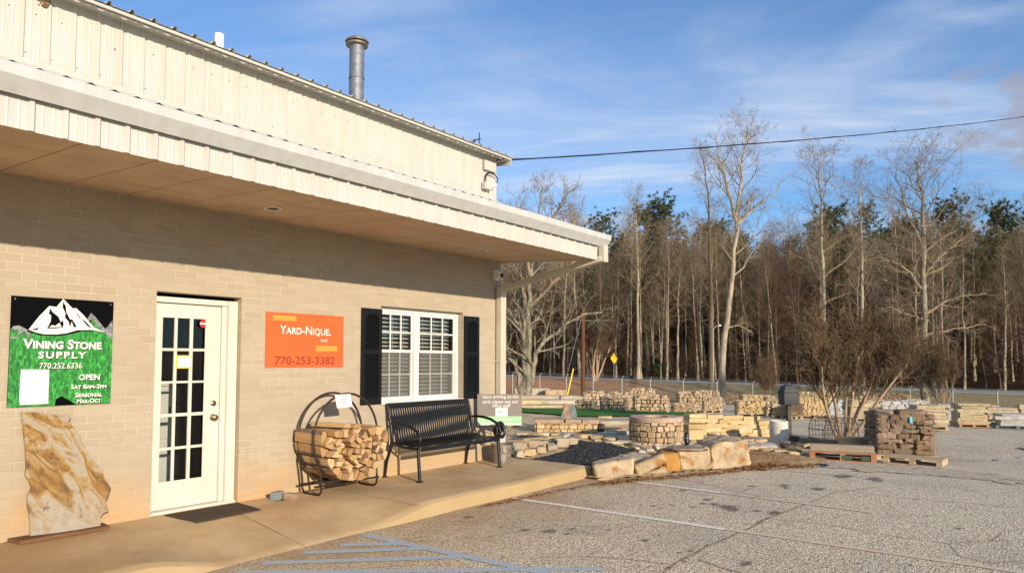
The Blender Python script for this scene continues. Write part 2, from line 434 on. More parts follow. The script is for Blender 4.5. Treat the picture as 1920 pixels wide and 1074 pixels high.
t = NT('yard_gravel')
cell = t.n('ShaderNodeTexVoronoi', {'Vector': t.tc.outputs['Object'], 'Scale': 27.0}, feature='F1')
tone = t.n('ShaderNodeSeparateColor', {0: cell.outputs['Color']}).outputs[0]
base = t.ramp(tone, [(0, (.36, .285, .19)), (.5, (.58, .465, .32)), (1, (.80, .66, .48))])
base = t.mix(t.rng(t.noise(.35, 5, .6), .4, .7, 0, .4), base, (.40, .325, .235))
base = t.mix(t.rng(t.noise(.8, 5, .6, t.co('Object', (1, .3, 1), (0, 0, .6))), .56, .72, 0, .35), base, (.20, .18, .155))
t.P('Base Color', base); t.P('Roughness', .95); t.P('Specular IOR Level', .15)
t.bump(t.math('ADD', t.math('SUBTRACT', 1, cell.outputs['Distance']), t.math('MULTIPLY', t.noise(3, 5), 1.5)), .6, .02); m['gravel'] = t.m

t = NT('pale_garden_dirt')
base = t.mix(t.rng(t.noise(1.5, 6, .65), .3, .7), (.64, .49, .29), (.50, .36, .19))
base = t.mix(t.rng(t.noise(9, 5, .7), .6, .75, 0, .6), base, (.20, .12, .06))
t.P('Base Color', base); t.P('Roughness', .95); t.P('Specular IOR Level', .1); t.bump(t.noise(22, 5), .6, .03); m['dirt'] = t.m

t = NT('leaf_strewn_soil')
base = t.mix(t.rng(t.noise(4, 6, .7), .3, .7), (.50, .35, .18), (.36, .22, .10))
base = t.mix(t.rng(t.noise(60, 3, .7), .55, .7, 0, .8), base, (.42, .20, .08))
t.P('Base Color', base); t.P('Roughness', .95); t.P('Specular IOR Level', .1); t.bump(t.noise(50, 4), .7, .03); m['soil'] = t.m

t = NT('winter_grass')
base = t.mix(t.rng(t.noise(.25, 6, .65), .35, .65), (.17, .155, .045), (.25, .165, .07))
base = t.mix(t.rng(t.noise(3.0, 6, .7, t.co('Object', (1, 1, .3))), .45, .7, 0, .75), base, (.105, .085, .03))
base = t.mix(t.rng(t.noise(14.0, 5, .7), .5, .75, 0, .5), base, (.24, .19, .085))
oo = t.xyz(); lat = t.math('ADD', t.math('MULTIPLY', oo[0], RX), t.math('MULTIPLY', t.math('ADD', oo[1], 6.72), RY))
red = t.math('MULTIPLY', t.rng(lat, 24, 4, 0, 1), t.rng(t.noise(.35, 5, .6), .25, .6, .35, 1))
leafc = t.mix(t.rng(t.noise(2.4, 6, .75), .35, .65), (.46, .19, .075), (.30, .125, .05))
base = t.mix(red, base, leafc)
t.P('Base Color', base); t.P('Roughness', .95); t.P('Specular IOR Level', .1); t.bump(t.noise(4, 6, .7), .8, .15); m['grass'] = t.m
m['loose'] = simple('loose_dark_gravel', (.42, .33, .22), .95, (.62, .50, .35), 9, .9, 50, bdist=.03)
m['forest_floor'] = simple('leaf_litter_floor', (.075, .042, .022), .95, (.04, .026, .014), .6, .6, 6, spec=.05, bdist=.1)
m['road'] = simple('pale_road', (.27, .26, .25), .85, (.22, .21, .20), .5, spec=.2)
m['turf'] = simple('artificial_turf', (.075, .21, .022), .8, (.045, .14, .012), 3, .8, 120, spec=.2, bdist=.03)
t = NT('black_gravel')
cell = t.n('ShaderNodeTexVoronoi', {'Vector': t.tc.outputs['Object'], 'Scale': 55.0}, feature='F1')
tone = t.n('ShaderNodeSeparateColor', {0: cell.outputs['Color']}).outputs[0]
t.P('Base Color', t.ramp(tone, [(0, (.022, .022, .023)), (.8, (.055, .054, .055)), (1, (.19, .185, .18))]))
t.P('Roughness', .85); t.P('Specular IOR Level', .2); t.bump(t.math('SUBTRACT', 1, cell.outputs['Distance']), 1.0, .02); m['black_gravel'] = t.m

# stones
def stone(name, cols, nscale=6, stain=None, bump=.6, rough=.85, sst=(.58, .72)):
    t = NT(name); r = t.rand()
    k = len(cols)
    base = t.ramp(r, [(i / (k - 1), c) for i, c in enumerate(cols)])
    ofs = t.n('ShaderNodeVectorMath', {0: t.tc.outputs['Object'], 1: t.n('ShaderNodeCombineXYZ', {0: t.math('MULTIPLY', r, 37), 1: t.math('MULTIPLY', r, 11)}).outputs[0]}, operation='ADD').outputs[0]
    base = t.mix(t.rng(t.noise(nscale, 5, .65, ofs), .3, .7, 0, .75), base, t.mix(.5, base, (.10, .075, .05), 'MIX'))
    base = t.mix(t.rng(t.noise(nscale * 5, 4, .7, ofs), .55, .75, 0, .4), base, t.mix(.45, base, (.9, .8, .62)))
    if stain: base = t.mix(t.rng(t.noise(nscale * .6, 5, .7, t.n('ShaderNodeVectorMath', {0: ofs, 1: (5, 8, 2)}, operation='ADD').outputs[0], .6), sst[0], sst[1], 0, .9), base, stain)
    t.P('Base Color', base); t.P('Roughness', rough); t.P('Specular IOR Level', .2)
    t.bump(t.math('ADD', t.noise(nscale * 2.5, 6, .65, ofs), t.math('MULTIPLY', t.noise(nscale * 12, 4, .6, ofs), .4)), bump, .02); return t.m
m['fieldstone'] = stone('brown_fieldstone', [(.20, .125, .075), (.31, .215, .14), (.16, .11, .075), (.26, .16, .085), (.36, .26, .18)])
m['tanstone'] = stone('tan_fieldstone', [(.48, .335, .19), (.58, .44, .27), (.38, .265, .16), (.54, .37, .21), (.62, .49, .34)])
m['yellowstone'] = stone('yellow_sandstone', [(.60, .43, .20), (.66, .50, .27), (.54, .36, .15), (.62, .48, .30)], stain=(.42, .22, .07), sst=(.62, .76))
m['slabstone'] = stone('tan_cut_slab', [(.54, .41, .23), (.60, .49, .32), (.48, .37, .22), (.58, .45, .26), (.52, .43, .31)], 7, stain=(.36, .20, .08), bump=1.0, sst=(.60, .74))
m['greystone'] = stone('grey_cut_stone', [(.50, .48, .44), (.58, .56, .51), (.44, .42, .39)], 4, bump=.3)
m['boulder'] = stone('pale_rust_stained_boulder', [(.50, .37, .22), (.56, .435, .28), (.46, .325, .18)], 4.5, stain=(.36, .15, .035), sst=(.52, .63), bump=.9)
m['ochre'] = stone('ochre_boulder', [(.52, .26, .05), (.48, .23, .05)], 3, stain=(.16, .06, .02))
m['flag'] = stone('flat_flagstone', [(.54, .445, .315), (.46, .38, .27), (.60, .485, .33)], 3, bump=.35)
m['capstone'] = stone('pinkish_capstone', [(.52, .36, .25), (.56, .40, .29)], 4, bump=.3)
m['darkrock'] = simple('dark_rock', (.06, .05, .042), .9, (.10, .08, .06), 8, .6, 20, bdist=.02)
m['bluerock'] = simple('blue_grey_rock', (.20, .22, .22), .85, (.12, .14, .15), 9, .6, 30, bdist=.02)
m['redrock'] = simple('rusty_brown_rock', (.26, .15, .09), .85, (.36, .27, .19), 9, .6, 30, bdist=.02)
m['barrel'] = simple('pale_concrete', (.62, .58, .49), .85, (.50, .46, .38), 5, .3, 40)
# quartzite slab with golden bands
t = NT('golden_quartzite')
v = t.co('Object', (1.0, 1.0, 1.0), (0, R(38), 0))
wv = t.noise(2.0, 6, .62, t.n('ShaderNodeMapping', {0: v, 'Scale': (4.2, 4, 1.5)}).outputs[0], 1.5)
base = t.ramp(wv, [(.30, (.07, .04, .025)), (.39, (.20, .10, .022)), (.46, (.30, .165, .04)), (.51, (.31, .22, .11)), (.55, (.34, .285, .20)), (.63, (.32, .265, .185)), (.70, (.24, .12, .025))])
oo = t.xyz(); base = t.mix(t.math('MULTIPLY', t.rng(oo[2], .55, .12, 0, 1), t.rng(t.noise(4, 4), .3, .6, .4, .9)), base, (.34, .305, .25))
base = t.mix(t.rng(t.noise(5.5, 5, .7, v, .5), .60, .70, 0, .85), base, (.10, .065, .05))
base = t.mix(t.rng(t.noise(22, 6, .75), .55, .72, 0, .6), base, (.30, .17, .07)); base = t.mix(t.rng(t.noise(16, 5, .7, t.co('Object', loc=(4, 2, 7))), .56, .72, 0, .5), base, (.37, .335, .275))
t.P('Base Color', base); t.P('Roughness', .5); t.P('Specular IOR Level', .35); t.bump(t.noise(9, 6, .65), .5, .02); m['quartzite'] = t.m

# metals, paint, glass, plastics
m['black_metal'] = simple('black_powder_coat', (.008, .0085, .010), .4, spec=.4)
m['hoop_metal'] = simple('dark_brown_iron', (.018, .012, .009), .5, (.035, .018, .010), 20)
m['shutter'] = simple('black_shutter', (.006, .006, .007), .5, spec=.25)
m['white_paint'] = simple('white_door_paint', (0.608, 0.570, 0.486), .4, (0.578, 0.532, 0.441), 3)
m['vinyl'] = simple('white_vinyl', (0.656, 0.640, 0.590), .35)
m['blind'] = simple('white_blind', (0.607, 0.599, 0.558), .5)
m['brass'] = simple('aged_brass', (.35, .23, .10), .35, (.22, .14, .07), 20, metal=.9)
m['galv'] = simple('galvanised_steel', (.24, .25, .27), .6, (.17, .18, .20), 14, metal=.55)
m['fence_metal'] = simple('fence_steel', (.42, .42, .40), .5, metal=.5)
m['dull_zinc'] = simple('tarnished_zinc', (.20, .17, .14), .55, (.32, .28, .23), 14, .2, 20, metal=.55)
m['plastic_white'] = simple('white_plastic', (.78, .76, .70), .45)
m['plastic_black'] = simple('black_plastic', (.012, .012, .014), .4)
m['lens'] = simple('black_lens', (.005, .005, .006), .08, spec=.8)
m['paper'] = simple('white_paper', (0.672, 0.664, 0.640), .8)
m['ink'] = simple('grey_ink', (.30, .30, .31), .8)
m['mat'] = simple('brown_door_mat', (.115, .085, .062), .98, (.07, .052, .038), 120, .6, 200, spec=.05)
m['orange'] = simple('orange_sign', (.62, .118, .026), .55, (.58, .105, .023), 3)
m['amber'] = simple('amber_sign_block', (0.722, 0.274, 0.042), .55)
m['maroon'] = simple('dark_red_lettering', (.30, .035, .012), .6)
m['white_letter'] = simple('white_lettering', (0.705, 0.681, 0.623), .6)
m['sign_black'] = simple('black_sign_face', (.003, .003, .004), .8, spec=.05)
m['sign_grey'] = simple('grey_hill', (.26, .27, .28), .6, (.12, .12, .13), 30)
m['yard_grey'] = simple('warm_grey_board', (.22, .185, .16), .6)
m['mint'] = simple('mint_green_band', (.27, .56, .27), .6, (.42, .72, .42), 4)
m['red_sticker'] = simple('red_sticker', (.62, .03, .03), .5)
m['yellow_sticker'] = simple('yellow_edge_card', (.80, .50, .06), .6)
m['warning_yellow'] = simple('warning_yellow', (.90, .56, .02), .5)
m['blue_paint'] = None
t = NT('grass_photo_sign')
nv = t.noise(46, 6, .75, t.co('Object', (1, 1, .4), (0, .5, 0)), .8)
t.P('Base Color', t.ramp(nv, [(.3, (.003, .03, .004)), (.48, (.012, .16, .02)), (.62, (.05, .42, .05)), (.8, (.20, .72, .13))]))
t.P('Roughness', .5); m['sign_green'] = t.m
def road_paint(name, col, wear):
    t = NT(name)
    f = t.rng(t.noise(55, 5, .7), wear, wear + .16)
    t.P('Base Color', t.mix(f, (.62, .50, .345), col)); t.P('Roughness', .85); t.bump(t.noise(40, 4), .6, .01)
    return t.m
m['blue_paint'] = road_paint('worn_blue_paint', (.27, .43, .58), .40)
m['white_line'] = road_paint('worn_white_paint', (.95, .92, .82), .42)
m['faint_line'] = road_paint('faded_white_paint', (.84, .76, .60), .56)
t = NT('window_glass')
gl = t.n('ShaderNodeBsdfGlossy', {'Color': (1, 1, 1), 'Roughness': .02}); tr = t.n('ShaderNodeBsdfTransparent', {'Color': (.78, .80, .78)})
fr = t.n('ShaderNodeFresnel', {'IOR': 1.5}); mx = t.n('ShaderNodeMixShader', {0: fr.outputs[0], 1: tr.outputs[0], 2: gl.outputs[0]})
t.t.links.new(mx.outputs[0], t.t.nodes['Material Output'].inputs[0]); m['glass'] = t.m
t = NT('window_screen')
tr = t.n('ShaderNodeBsdfTransparent', {'Color': (1, 1, 1)}); df = t.n('ShaderNodeBsdfDiffuse', {'Color': (.20, .20, .18)})
mx = t.n('ShaderNodeMixShader', {0: .42, 1: tr.outputs[0], 2: df.outputs[0]}); t.t.links.new(mx.outputs[0], t.t.nodes['Material Output'].inputs[0]); m['screen'] = t.m
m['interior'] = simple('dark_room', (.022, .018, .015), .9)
m['crack'] = simple('dark_crack', (.20, .15, .10), .95, (.42, .31, .20), 9)
t = NT('oil_stain'); a_ = t.n('ShaderNodeAttribute', attribute_name='tint').outputs['Fac']
t.P('Base Color', (.075, .062, .05)); t.P('Roughness', .75); t.P('Alpha', t.math('MULTIPLY', t.rng(t.math('ADD', a_, t.math('MULTIPLY', t.noise(38, 4, .7), .9)), .55, 1.05), .5)); m['oil'] = t.m

# wood
t = NT('split_firewood'); r = t.rand()
base = t.ramp(r, [(0, (.36, .20, .075)), (.25, (.50, .33, .15)), (.5, (.60, .43, .225)), (.7, (.40, .235, .095)), (.85, (.30, .155, .06)), (1, (.54, .37, .18))])
base = t.mix(t.rng(t.noise(7, 5, .7, t.co('Object', (9, 1, 9))), .4, .7, 0, .7), base, (.34, .19, .08))
base = t.mix(t.rng(t.noise(60, 4, .7), .55, .75, 0, .4), base, (.80, .64, .40))
t.P('Base Color', base); t.P('Roughness', .85); t.bump(t.noise(14, 5, .7, t.co('Object', (10, 1, 10))), .6, .008); m['log'] = t.m
m['log_bark'] = simple('log_bark', (.13, .085, .055), .95, (.22, .15, .10), 18, .8, 40, bdist=.02)
def wood(name, c1, c2, sc=(2, 25, 25)):
    t = NT(name); base = t.mix(t.rng(t.noise(2, 5, .65, t.co('Object', sc)), .3, .7), c1, c2)
    t.P('Base Color', base); t.P('Roughness', .8); t.P('Specular IOR Level', .2); t.bump(t.noise(4, 5, .6, t.co('Object', sc)), .3, .006); return t.m
m['pallet'] = wood('pale_pallet_wood', (.52, .40, .25), (.38, .28, .17))
m['red_pallet'] = wood('faded_red_pallet', (.36, .13, .07), (.46, .27, .15))
m['timber'] = wood('grey_timber', (.38, .31, .22), (.27, .21, .15))
m['board'] = wood('dark_brown_board', (.13, .065, .03), (.20, .10, .045))
m['green_paint'] = simple('green_block', (.06, .09, .05), .8)
m['blue_pallet'] = simple('blue_pallet', (.09, .17, .20), .8, (.16, .22, .23), 8)
m['pole'] = wood('creosote_pole', (.14, .06, .03), (.09, .04, .022), (25, 25, 1))
# vegetation
def bark(name, c1, c2, c3, sc=3):
    t = NT(name)
    v = t.co('Object', (1, 1, .35))
    base = t.mix(t.rng(t.noise(sc, 5, .7, v), .35, .65), c1, c2)
    base = t.mix(t.rng(t.noise(sc * .35, 4, .6), .5, .7, 0, .7), base, c3)
    t.P('Base Color', base); t.P('Roughness', .95); t.P('Specular IOR Level', .1); t.bump(t.noise(sc * 3, 5, .7, v), .7, .05); return t.m
m['bark_pale'] = bark('pale_grey_bark', (.44, .365, .26), (.25, .20, .135), (.34, .30, .20))
m['bark_lichen'] = bark('lichen_covered_bark', (.32, .28, .20), (.10, .082, .055), (.23, .235, .12), 4)
m['bark_brown'] = bark('brown_bark', (.16, .115, .072), (.095, .068, .045), (.14, .11, .07))
m['twig'] = simple('grey_brown_twig', (.215, .155, .098), .95, (.14, .10, .062), .8, spec=.05)
m['twig_pale'] = simple('pale_twig', (.30, .225, .148), .95, (.20, .148, .094), .8, spec=.05)
m['twig_red'] = simple('reddish_twig', (.115, .062, .034), .95, (.08, .048, .028), .8, spec=.05)
m['bark_myrtle'] = bark('smooth_tan_bark', (.40, .285, .185), (.30, .20, .125), (.46, .35, .24), 6)
m['myrtle_twig'] = simple('myrtle_twig', (.16, .108, .064), .95, (.11, .073, .043), 2, spec=.05)
def leafm(name, c1, c2):
    t = NT(name); r = t.rand()
    t.P('Base Color', t.mix(r, c1, c2)); t.P('Roughness', .7); t.P('Specular IOR Level', .2); return t.m
m['needle'] = leafm('pine_needles', (.040, .055, .015), (.085, .098, .027))
m['leaf_brown'] = leafm('dead_leaf', (.36, .17, .06), (.19, .095, .045))
m['leaf_green'] = leafm('evergreen_leaf', (.022, .05, .012), (.045, .08, .02))
m['brush_far'] = leafm('far_woods', (.080, .054, .031), (.048, .033, .02))
m['brush'] = leafm('brown_undergrowth', (.095, .062, .036), (.055, .037, .022))
m['mesh_cover'] = simple('black_mesh_cover', (.030, .030, .034), .65, (.05, .05, .055), 3)
m['plastic_wrap'] = simple('pallet_wrap', (.42, .45, .45), .35, (.30, .33, .34), 4, spec=.5)
# ------------------------------------------------------------------ text helper
def lettering(body, x, z, y, width=None, height=None, mat=None, parent=None, bold=0.0, name='lettering', align='CENTER', caps=False, spacing=1.0, rot=None):
    cu = bpy.data.curves.new('t', 'FONT'); cu.body = body; cu.size = 1.0; cu.offset = bold; cu.extrude = 0.0
    cu.resolution_u = 3; cu.space_character = spacing; cu.small_caps_scale = 0.78
    if caps:
        for i, ch in enumerate(body):
            if ch.islower(): cu.body_format[i].use_small_caps = True
    ob = bpy.data.objects.new('t', cu); C.objects.link(ob)
    bpy.context.view_layer.update()
    me = bpy.data.meshes.new_from_object(ob.evaluated_get(bpy.context.evaluated_depsgraph_get()))
    bpy.data.objects.remove(ob); bpy.data.curves.remove(cu)
    co = np.empty(len(me.vertices) * 3); me.vertices.foreach_get('co', co); co = co.reshape(-1, 3)
    mn, mx = co.min(0), co.max(0); sx = sy = 1.0
    if height: sy = sx = height / (mx[1] - mn[1])
    if width:
        sx = width / (mx[0] - mn[0])
        if not height: sy = sx
    cx = (mn[0] + mx[0]) / 2
    px = (co[:, 0] - cx) * sx; pz = (co[:, 1] - mn[1]) * sy
    off = Vector(parent.location) if parent else Vector((0, 0, 0))
    out = np.stack([px + x, np.full_like(px, y), pz + z], 1)
    if rot is not None: out = np.array([tuple(rot @ Vector(p)) for p in out])
    out = out - np.array(off)
    me.vertices.foreach_set('co', out.ravel()); me.update(); me.name = name
    me.materials.clear(); me.materials.append(mat)
    o = link(bpy.data.objects.new(name, me)); o.parent = parent
    return o
def wallfn(y0): return lambda a, b, d: Vector((a, y0 - d, b))

# ------------------------------------------------------------------ ground, lot, road
def sheet(name, pts_fn, nu, nv, mat, up):
    """grid draped on the terrain; pts_fn(s, t) -> (x, y)"""
    vs = []; fs = []
    for i in range(nu + 1):
        for j in range(nv + 1):
            x, y = pts_fn(i / nu, j / nv); vs.append((x, y, G(x, y) + up))
    for i in range(nu):
        for j in range(nv):
            a = i * (nv + 1) + j; fs.append((a, a + nv + 1, a + nv + 2, a + 1))
    b = MB(); b.v = vs; b.f = fs; b.mi = [0] * len(fs); b.t = [0] * len(vs)
    o = b.build(name, mat, smooth=60); return structure(o)
def du(u, L): p = fromDL(u - .47 * L, L); return p.x, p.y
def lerp(a, b, t): return a + (b - a) * t
def stretch(t, k): return math.copysign((abs(t) ** k), t)
gu = [-60, -20, 0, 4, 8] + [9 + i * 1.0 for i in range(66)] + [75 + i * 1.5 for i in range(20)] + [106 + 8 * i for i in range(14)] + [240, 300, 450, 800, 1200]
gl = [-600, -200, -80, -40, -25, -15] + [-10 + i * 1.0 for i in range(52)] + [44 + 4 * i for i in range(12)] + [110, 150, 250, 500, 800]
vs = []; fs = []
for a in gu:
    for b in gl:
        x, y = du(a, b); vs.append((x, y, G(x, y) - .02 - (1.5 if a > 100 else 0)))
nl = len(gl)
for i in range(len(gu) - 1):
    for j in range(nl - 1): a = i * nl + j; fs.append((a, a + nl, a + nl + 1, a + 1))
gb = MB(); gb.v = vs; gb.f = fs; gb.mi = [0] * len(fs); gb.t = [0] * len(vs)
ground = structure(gb.build('ground', m['gravel'], smooth=60))
# asphalt lot: from left behind the camera to the edge of the stone yard
def lot(s, t):
    x = lerp(-14, 26, s)
    wv = .5 * noise.noise(Vector((x * .6, 2, 0))) + .2 * noise.noise(Vector((x * 2.3, 7, 0)))
    far = -1.55 if x < 9.2 else lerp(-2.1, -4.2, min(1, (x - 9.2) / 2.9)) if x < 12.1 else lerp(-4.2, -6.3, min(1, (x - 12.1) / 6))
    return x, lerp(-26, far + wv * max(0, min(1, (x - 10) / 2)), t)
structure(sheet('parking_lot', lot, 130, 40, m['asphalt'], .012))
structure(sheet('grass', lambda s, t: du(lerp(70.5, 84.2, s), lerp(-30, 110, t)), 18, 90, m['grass'], .02))
structure(sheet('road', lambda s, t: du(lerp(84.2, 91.8, s), lerp(-40, 130, t)), 6, 90, m['road'], .03))
structure(sheet('verge', lambda s, t: du(lerp(91.8, 96, s), lerp(-40, 130, t)), 4, 90, m['grass'], .02))
structure(sheet('woodland_ground', lambda s, t: du(lerp(95, 290, s), lerp(-60, 190, t)), 30, 50, m['forest_floor'], .03))

# painted lines and cracks on the lot
def strip(mb, pts, w, up, jit=0.0, sub=.25):
    out = []
    for (x0, y0), (x1, y1) in zip(pts, pts[1:]):
        k = max(1, int(math.hypot(x1 - x0, y1 - y0) / sub))
        out += [(lerp(x0, x1, i / k), lerp(y0, y1, i / k)) for i in range(k)]
    out.append(pts[-1]); vs = []
    for i, (x, y) in enumerate(out):
        a = out[max(0, i - 1)]; b = out[min(len(out) - 1, i + 1)]
        d = Vector((b[0] - a[0], b[1] - a[1])).normalized(); nrm = Vector((-d.y, d.x))
        ww = w / 2 * (1 + jit * noise.noise(Vector((x * 6, y * 6, 1)))); sh = jit * w * 1.2 * noise.noise(Vector((x * 3, y * 3, 5)))
        for sg in (1, -1):
            q = Vector((x, y)) + nrm * (sg * ww + sh); vs.append((q.x, q.y, G(q.x, q.y) + up))
    mb.add(vs, [(2 * i, 2 * i + 1, 2 * i + 3, 2 * i + 2) for i in range(len(out) - 1)])
def gp(*pts): return [(p.x, p.y) for p in (onG(*q, .012) for q in pts)]
b = MB()
strip(b, [(4.30, -1.66), (4.36, -3.3), (4.42, -7.5)], .10, .018, .1)
for a, c in (((637, 1024), (764, 1020)), ((568, 1039), (806, 1030)), ((491, 1057), (883, 1043))):
    strip(b, gp(a, c), .10, .0175, .1)
pa, pb = gp((443, 1076), (1130, 1070)); strip(b, [pa, pb], .10, .0175, .1)
tag(structure(b.build('road_marking', m['blue_paint'])), 'worn blue accessible bay lines hatched on the asphalt')
b = MB(); strip(b, [(6.52, -1.66), (6.56, -4.2)], .095, .018, .1); strip(b, gp((1173, 902), (1350, 924)), .09, .018, .1)
tag(structure(b.build('road_marking', m['white_line'])), 'worn white parking lines beside the kerb')
b = MB(); strip(b, [(6.56, -4.2), (6.62, -7.2)], .09, .018, .1); strip(b, gp((1350, 924), (1640, 962)), .08, .018, .1); strip(b, gp((1440, 880), (1620, 895)), .07, .018, .1)
tag(structure(b.build('road_marking', m['faint_line'])), 'nearly faded white parking lines out in the lot')
b = MB()
def crack(pts, w): strip(b, gp(*pts), w * .62, .016, .9, .06)
crack([(1240, 1080), (1265, 1058), (1310, 1035), (1345, 1018), (1400, 995), (1440, 972), (1515, 945)], .03)
crack([(1515, 945), (1450, 938), (1400, 925), (1310, 905), (1240, 892)], .016)
crack([(1265, 1062), (1190, 1050), (1100, 1043), (1000, 1046)], .02)
crack([(1310, 1052), (1360, 1070), (1420, 1085)], .024)
crack([(1515, 945), (1560, 925), (1600, 920), (1645, 912)], .018)
crack([(1380, 925), (1420, 912), (1470, 907), (1540, 918), (1600, 922), (1700, 935), (1830, 945), (1930, 955)], .014)
crack([(1450, 975), (1560, 985), (1690, 1010), (1780, 1020), (1860, 1015), (1930, 1012)], .016)
crack([(1780, 1020), (1800, 1045), (1860, 1058), (1930, 1052)], .016); crack([(1860, 1015), (1880, 1000), (1930, 990)], .012)
crack([(760, 1018), (900, 1010), (1040, 985), (1180, 990), (1330, 985)], .010)
tag(structure(b.build('pavement_crack', m['crack'])), 'dark cracks wandering across the old asphalt')
b = MB()
rg = random.Random(5)
def blob(px, py, rx, ry=None):
    c = onG(px, py, .012); vs = []; n = 18; ph = rg.uniform(0, 9)
    for i in range(n):
        a = 2 * math.pi * i / n; r = 1 + .55 * noise.noise(Vector((math.cos(a) * 1.7 + ph, math.sin(a) * 1.7, ph)))
        vs.append((c.x + math.cos(a) * rx * r * 1.3, c.y + math.sin(a) * (ry or rx) * r * 1.3, G(c.x, c.y) + .0165))
    b.tint = .001; b.add(vs, []); b.tint = .8; b.add([(c.x, c.y, G(c.x, c.y) + .0165)], []); k0 = len(b.v) - n - 1
    b.f += [(k0 + i, k0 + (i + 1) % n, k0 + n) for i in range(n)]; b.mi += [0] * n
for px, py, r in ((1030, 996, .10), (985, 995, .07), (1065, 1003, .05), (1075, 993, .06), (1142, 994, .04), (1365, 952, .16), (1375, 957, .12), (1340, 946, .10), (1325, 937, .12), (1452, 963, .14), (1280, 920, .08), (1318, 945, .06), (1260, 947, .05), (1295, 1035, .06), (1275, 1037, .04), (1210, 1015, .06), (1400, 1057, .10), (1470, 911, .12), (1475, 915, .10), (1535, 917, .14), (1410, 912, .08), (1796, 993, .06), (1737, 968, .04), (1642, 899, .25), (1580, 893, .3), (878, 970, .08), (1225, 950, .05), (1240, 953, .05), (1300, 951, .05), (1420, 958, .07)):
    blob(px, py, r, r * rg.uniform(.45, .8))
tag(structure(b.build('oil_stain', m['oil'])), 'dark oil drips scattered over the parking bays')

# concrete walk with a ramp dip in front of the door
XE = 8.45
def walk_front(x):
    return -1.58 + .03 * noise.noise(Vector((x * .8, 3, 0)))
def walk_z(x, y):
    """height of the walk; it dips to the lot between the two flares"""
    k = 0.0
    if 2.35 < x < 5.35:
        e = min(1, (x - 2.35) / .75, (5.35 - x) / 1.0); e = e * e * (3 - 2 * e)
        k = e * max(0, min(1, (-.55 - y) / 1.0))
    return .158 * (1 - k) + .016 * k
b = MB(); nx, ny = 150, 16; x0 = -9.0
for i in range(nx + 1):
    x = lerp(x0, XE, i / nx)
    for j in range(ny + 1):
        y = lerp(.14, walk_front(x) + .02, j / ny); b.v.append((x, y, walk_z(x, y) + .004 * noise.noise(Vector((x * 2, y * 2, 0)))))
    yf = walk_front(x); b.v.append((x, yf - .004, walk_z(x, yf) - .018)); b.v.append((x, yf - .02, -.03))
st = ny + 3
for i in range(nx):
    for j in range(ny + 2): a = i * st + j; b.f.append((a, a + 1, a + st + 1, a + st))
b.f.append(tuple(nx * st + j for j in range(st)) )
b.mi = [0] * len(b.f); b.t = [0] * len(b.v)
walk = structure(b.build('pavement', m['concrete'], smooth=40))
b = MB()
for x, y0 in ((3.72, .0), (5.1, .0), (6.9, 0)):
    vs = []
    for j in range(11):
        y = lerp(-.02, -1.56, j / 10); 
        for s in (-.004, .004): vs.append((x + s + .004 * noise.noise(Vector((x, y * 3, 0))), y, walk_z(x, y) + .0065))
    b.add(vs, [(2 * j, 2 * j + 1, 2 * j + 3, 2 * j + 2) for j in range(10)])
tag(structure(b.build('pavement_joint', m['crack'])), 'dark joint lines across the concrete walk')

# ------------------------------------------------------------------ the store building
store = thing('store_building', 'cream painted brick store with metal clad upper wall and deep porch roof', 'building')
XL, XR = -9.0, 8.38; DX0, DX1, DZ1 = 3.131, 4.012, 2.285; WX0, WX1, WZ0, WZ1 = 5.94, 7.505, 1.072, 2.325
b = MB()
def q(x0, x1, z0, z1, y=0.0): b.add([(x0, y, z0), (x1, y, z0), (x1, y, z1), (x0, y, z1)], [(0, 1, 2, 3)])
ZS = 3.3
q(XL, DX0, -.1, ZS); q(DX1, WX0, -.1, ZS); q(WX1, XR, -.1, ZS); q(DX0, DX1, DZ1, ZS); q(WX0, WX1, -.1, WZ0); q(WX0, WX1, WZ1, ZS)
RV = .15
b.add([(DX1, 0, 0), (DX1, RV, 0), (DX1, RV, DZ1), (DX1, 0, DZ1)], [(0, 1, 2, 3)]); b.add([(DX0, 0, 0), (DX0, RV, 0), (DX0, RV, DZ1), (DX0, 0, DZ1)], [(0, 1, 2, 3)])
b.add([(DX0, 0, DZ1), (DX1, 0, DZ1), (DX1, RV, DZ1), (DX0, RV, DZ1)], [(0, 1, 2, 3)])
for x in (WX0, WX1): b.add([(x, 0, WZ0), (x, RV, WZ0), (x, RV, WZ1), (x, 0, WZ1)], [(0, 1, 2, 3)])
b.add([(WX0, 0, WZ1), (WX1, 0, WZ1), (WX1, RV, WZ1), (WX0, RV, WZ1)], [(0, 1, 2, 3)]); b.add([(WX0, 0, WZ0), (WX1, 0, WZ0), (WX1, RV, WZ0), (WX0, RV, WZ0)], [(0, 1, 2, 3)])
b.add([(XR, 0, -.5), (XR, 13, -.5), (XR, 13, ZS), (XR, 0, ZS)], [(0, 1, 2, 3)]); b.add([(XL, 0, -.5), (XL, 13, -.5), (XL, 13, ZS), (XL, 0, ZS)], [(0, 1, 2, 3)])
b.build('wall', m['brick'], store)
# dark rooms behind the glass
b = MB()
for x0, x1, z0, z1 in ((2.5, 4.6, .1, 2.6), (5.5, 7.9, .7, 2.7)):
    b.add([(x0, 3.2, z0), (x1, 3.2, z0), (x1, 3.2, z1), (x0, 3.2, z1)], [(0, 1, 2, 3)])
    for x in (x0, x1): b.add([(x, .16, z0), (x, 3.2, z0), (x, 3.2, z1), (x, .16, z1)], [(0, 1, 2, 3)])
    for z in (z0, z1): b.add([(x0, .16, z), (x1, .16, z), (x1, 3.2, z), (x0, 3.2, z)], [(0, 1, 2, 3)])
b.build('interior', m['interior'], store)

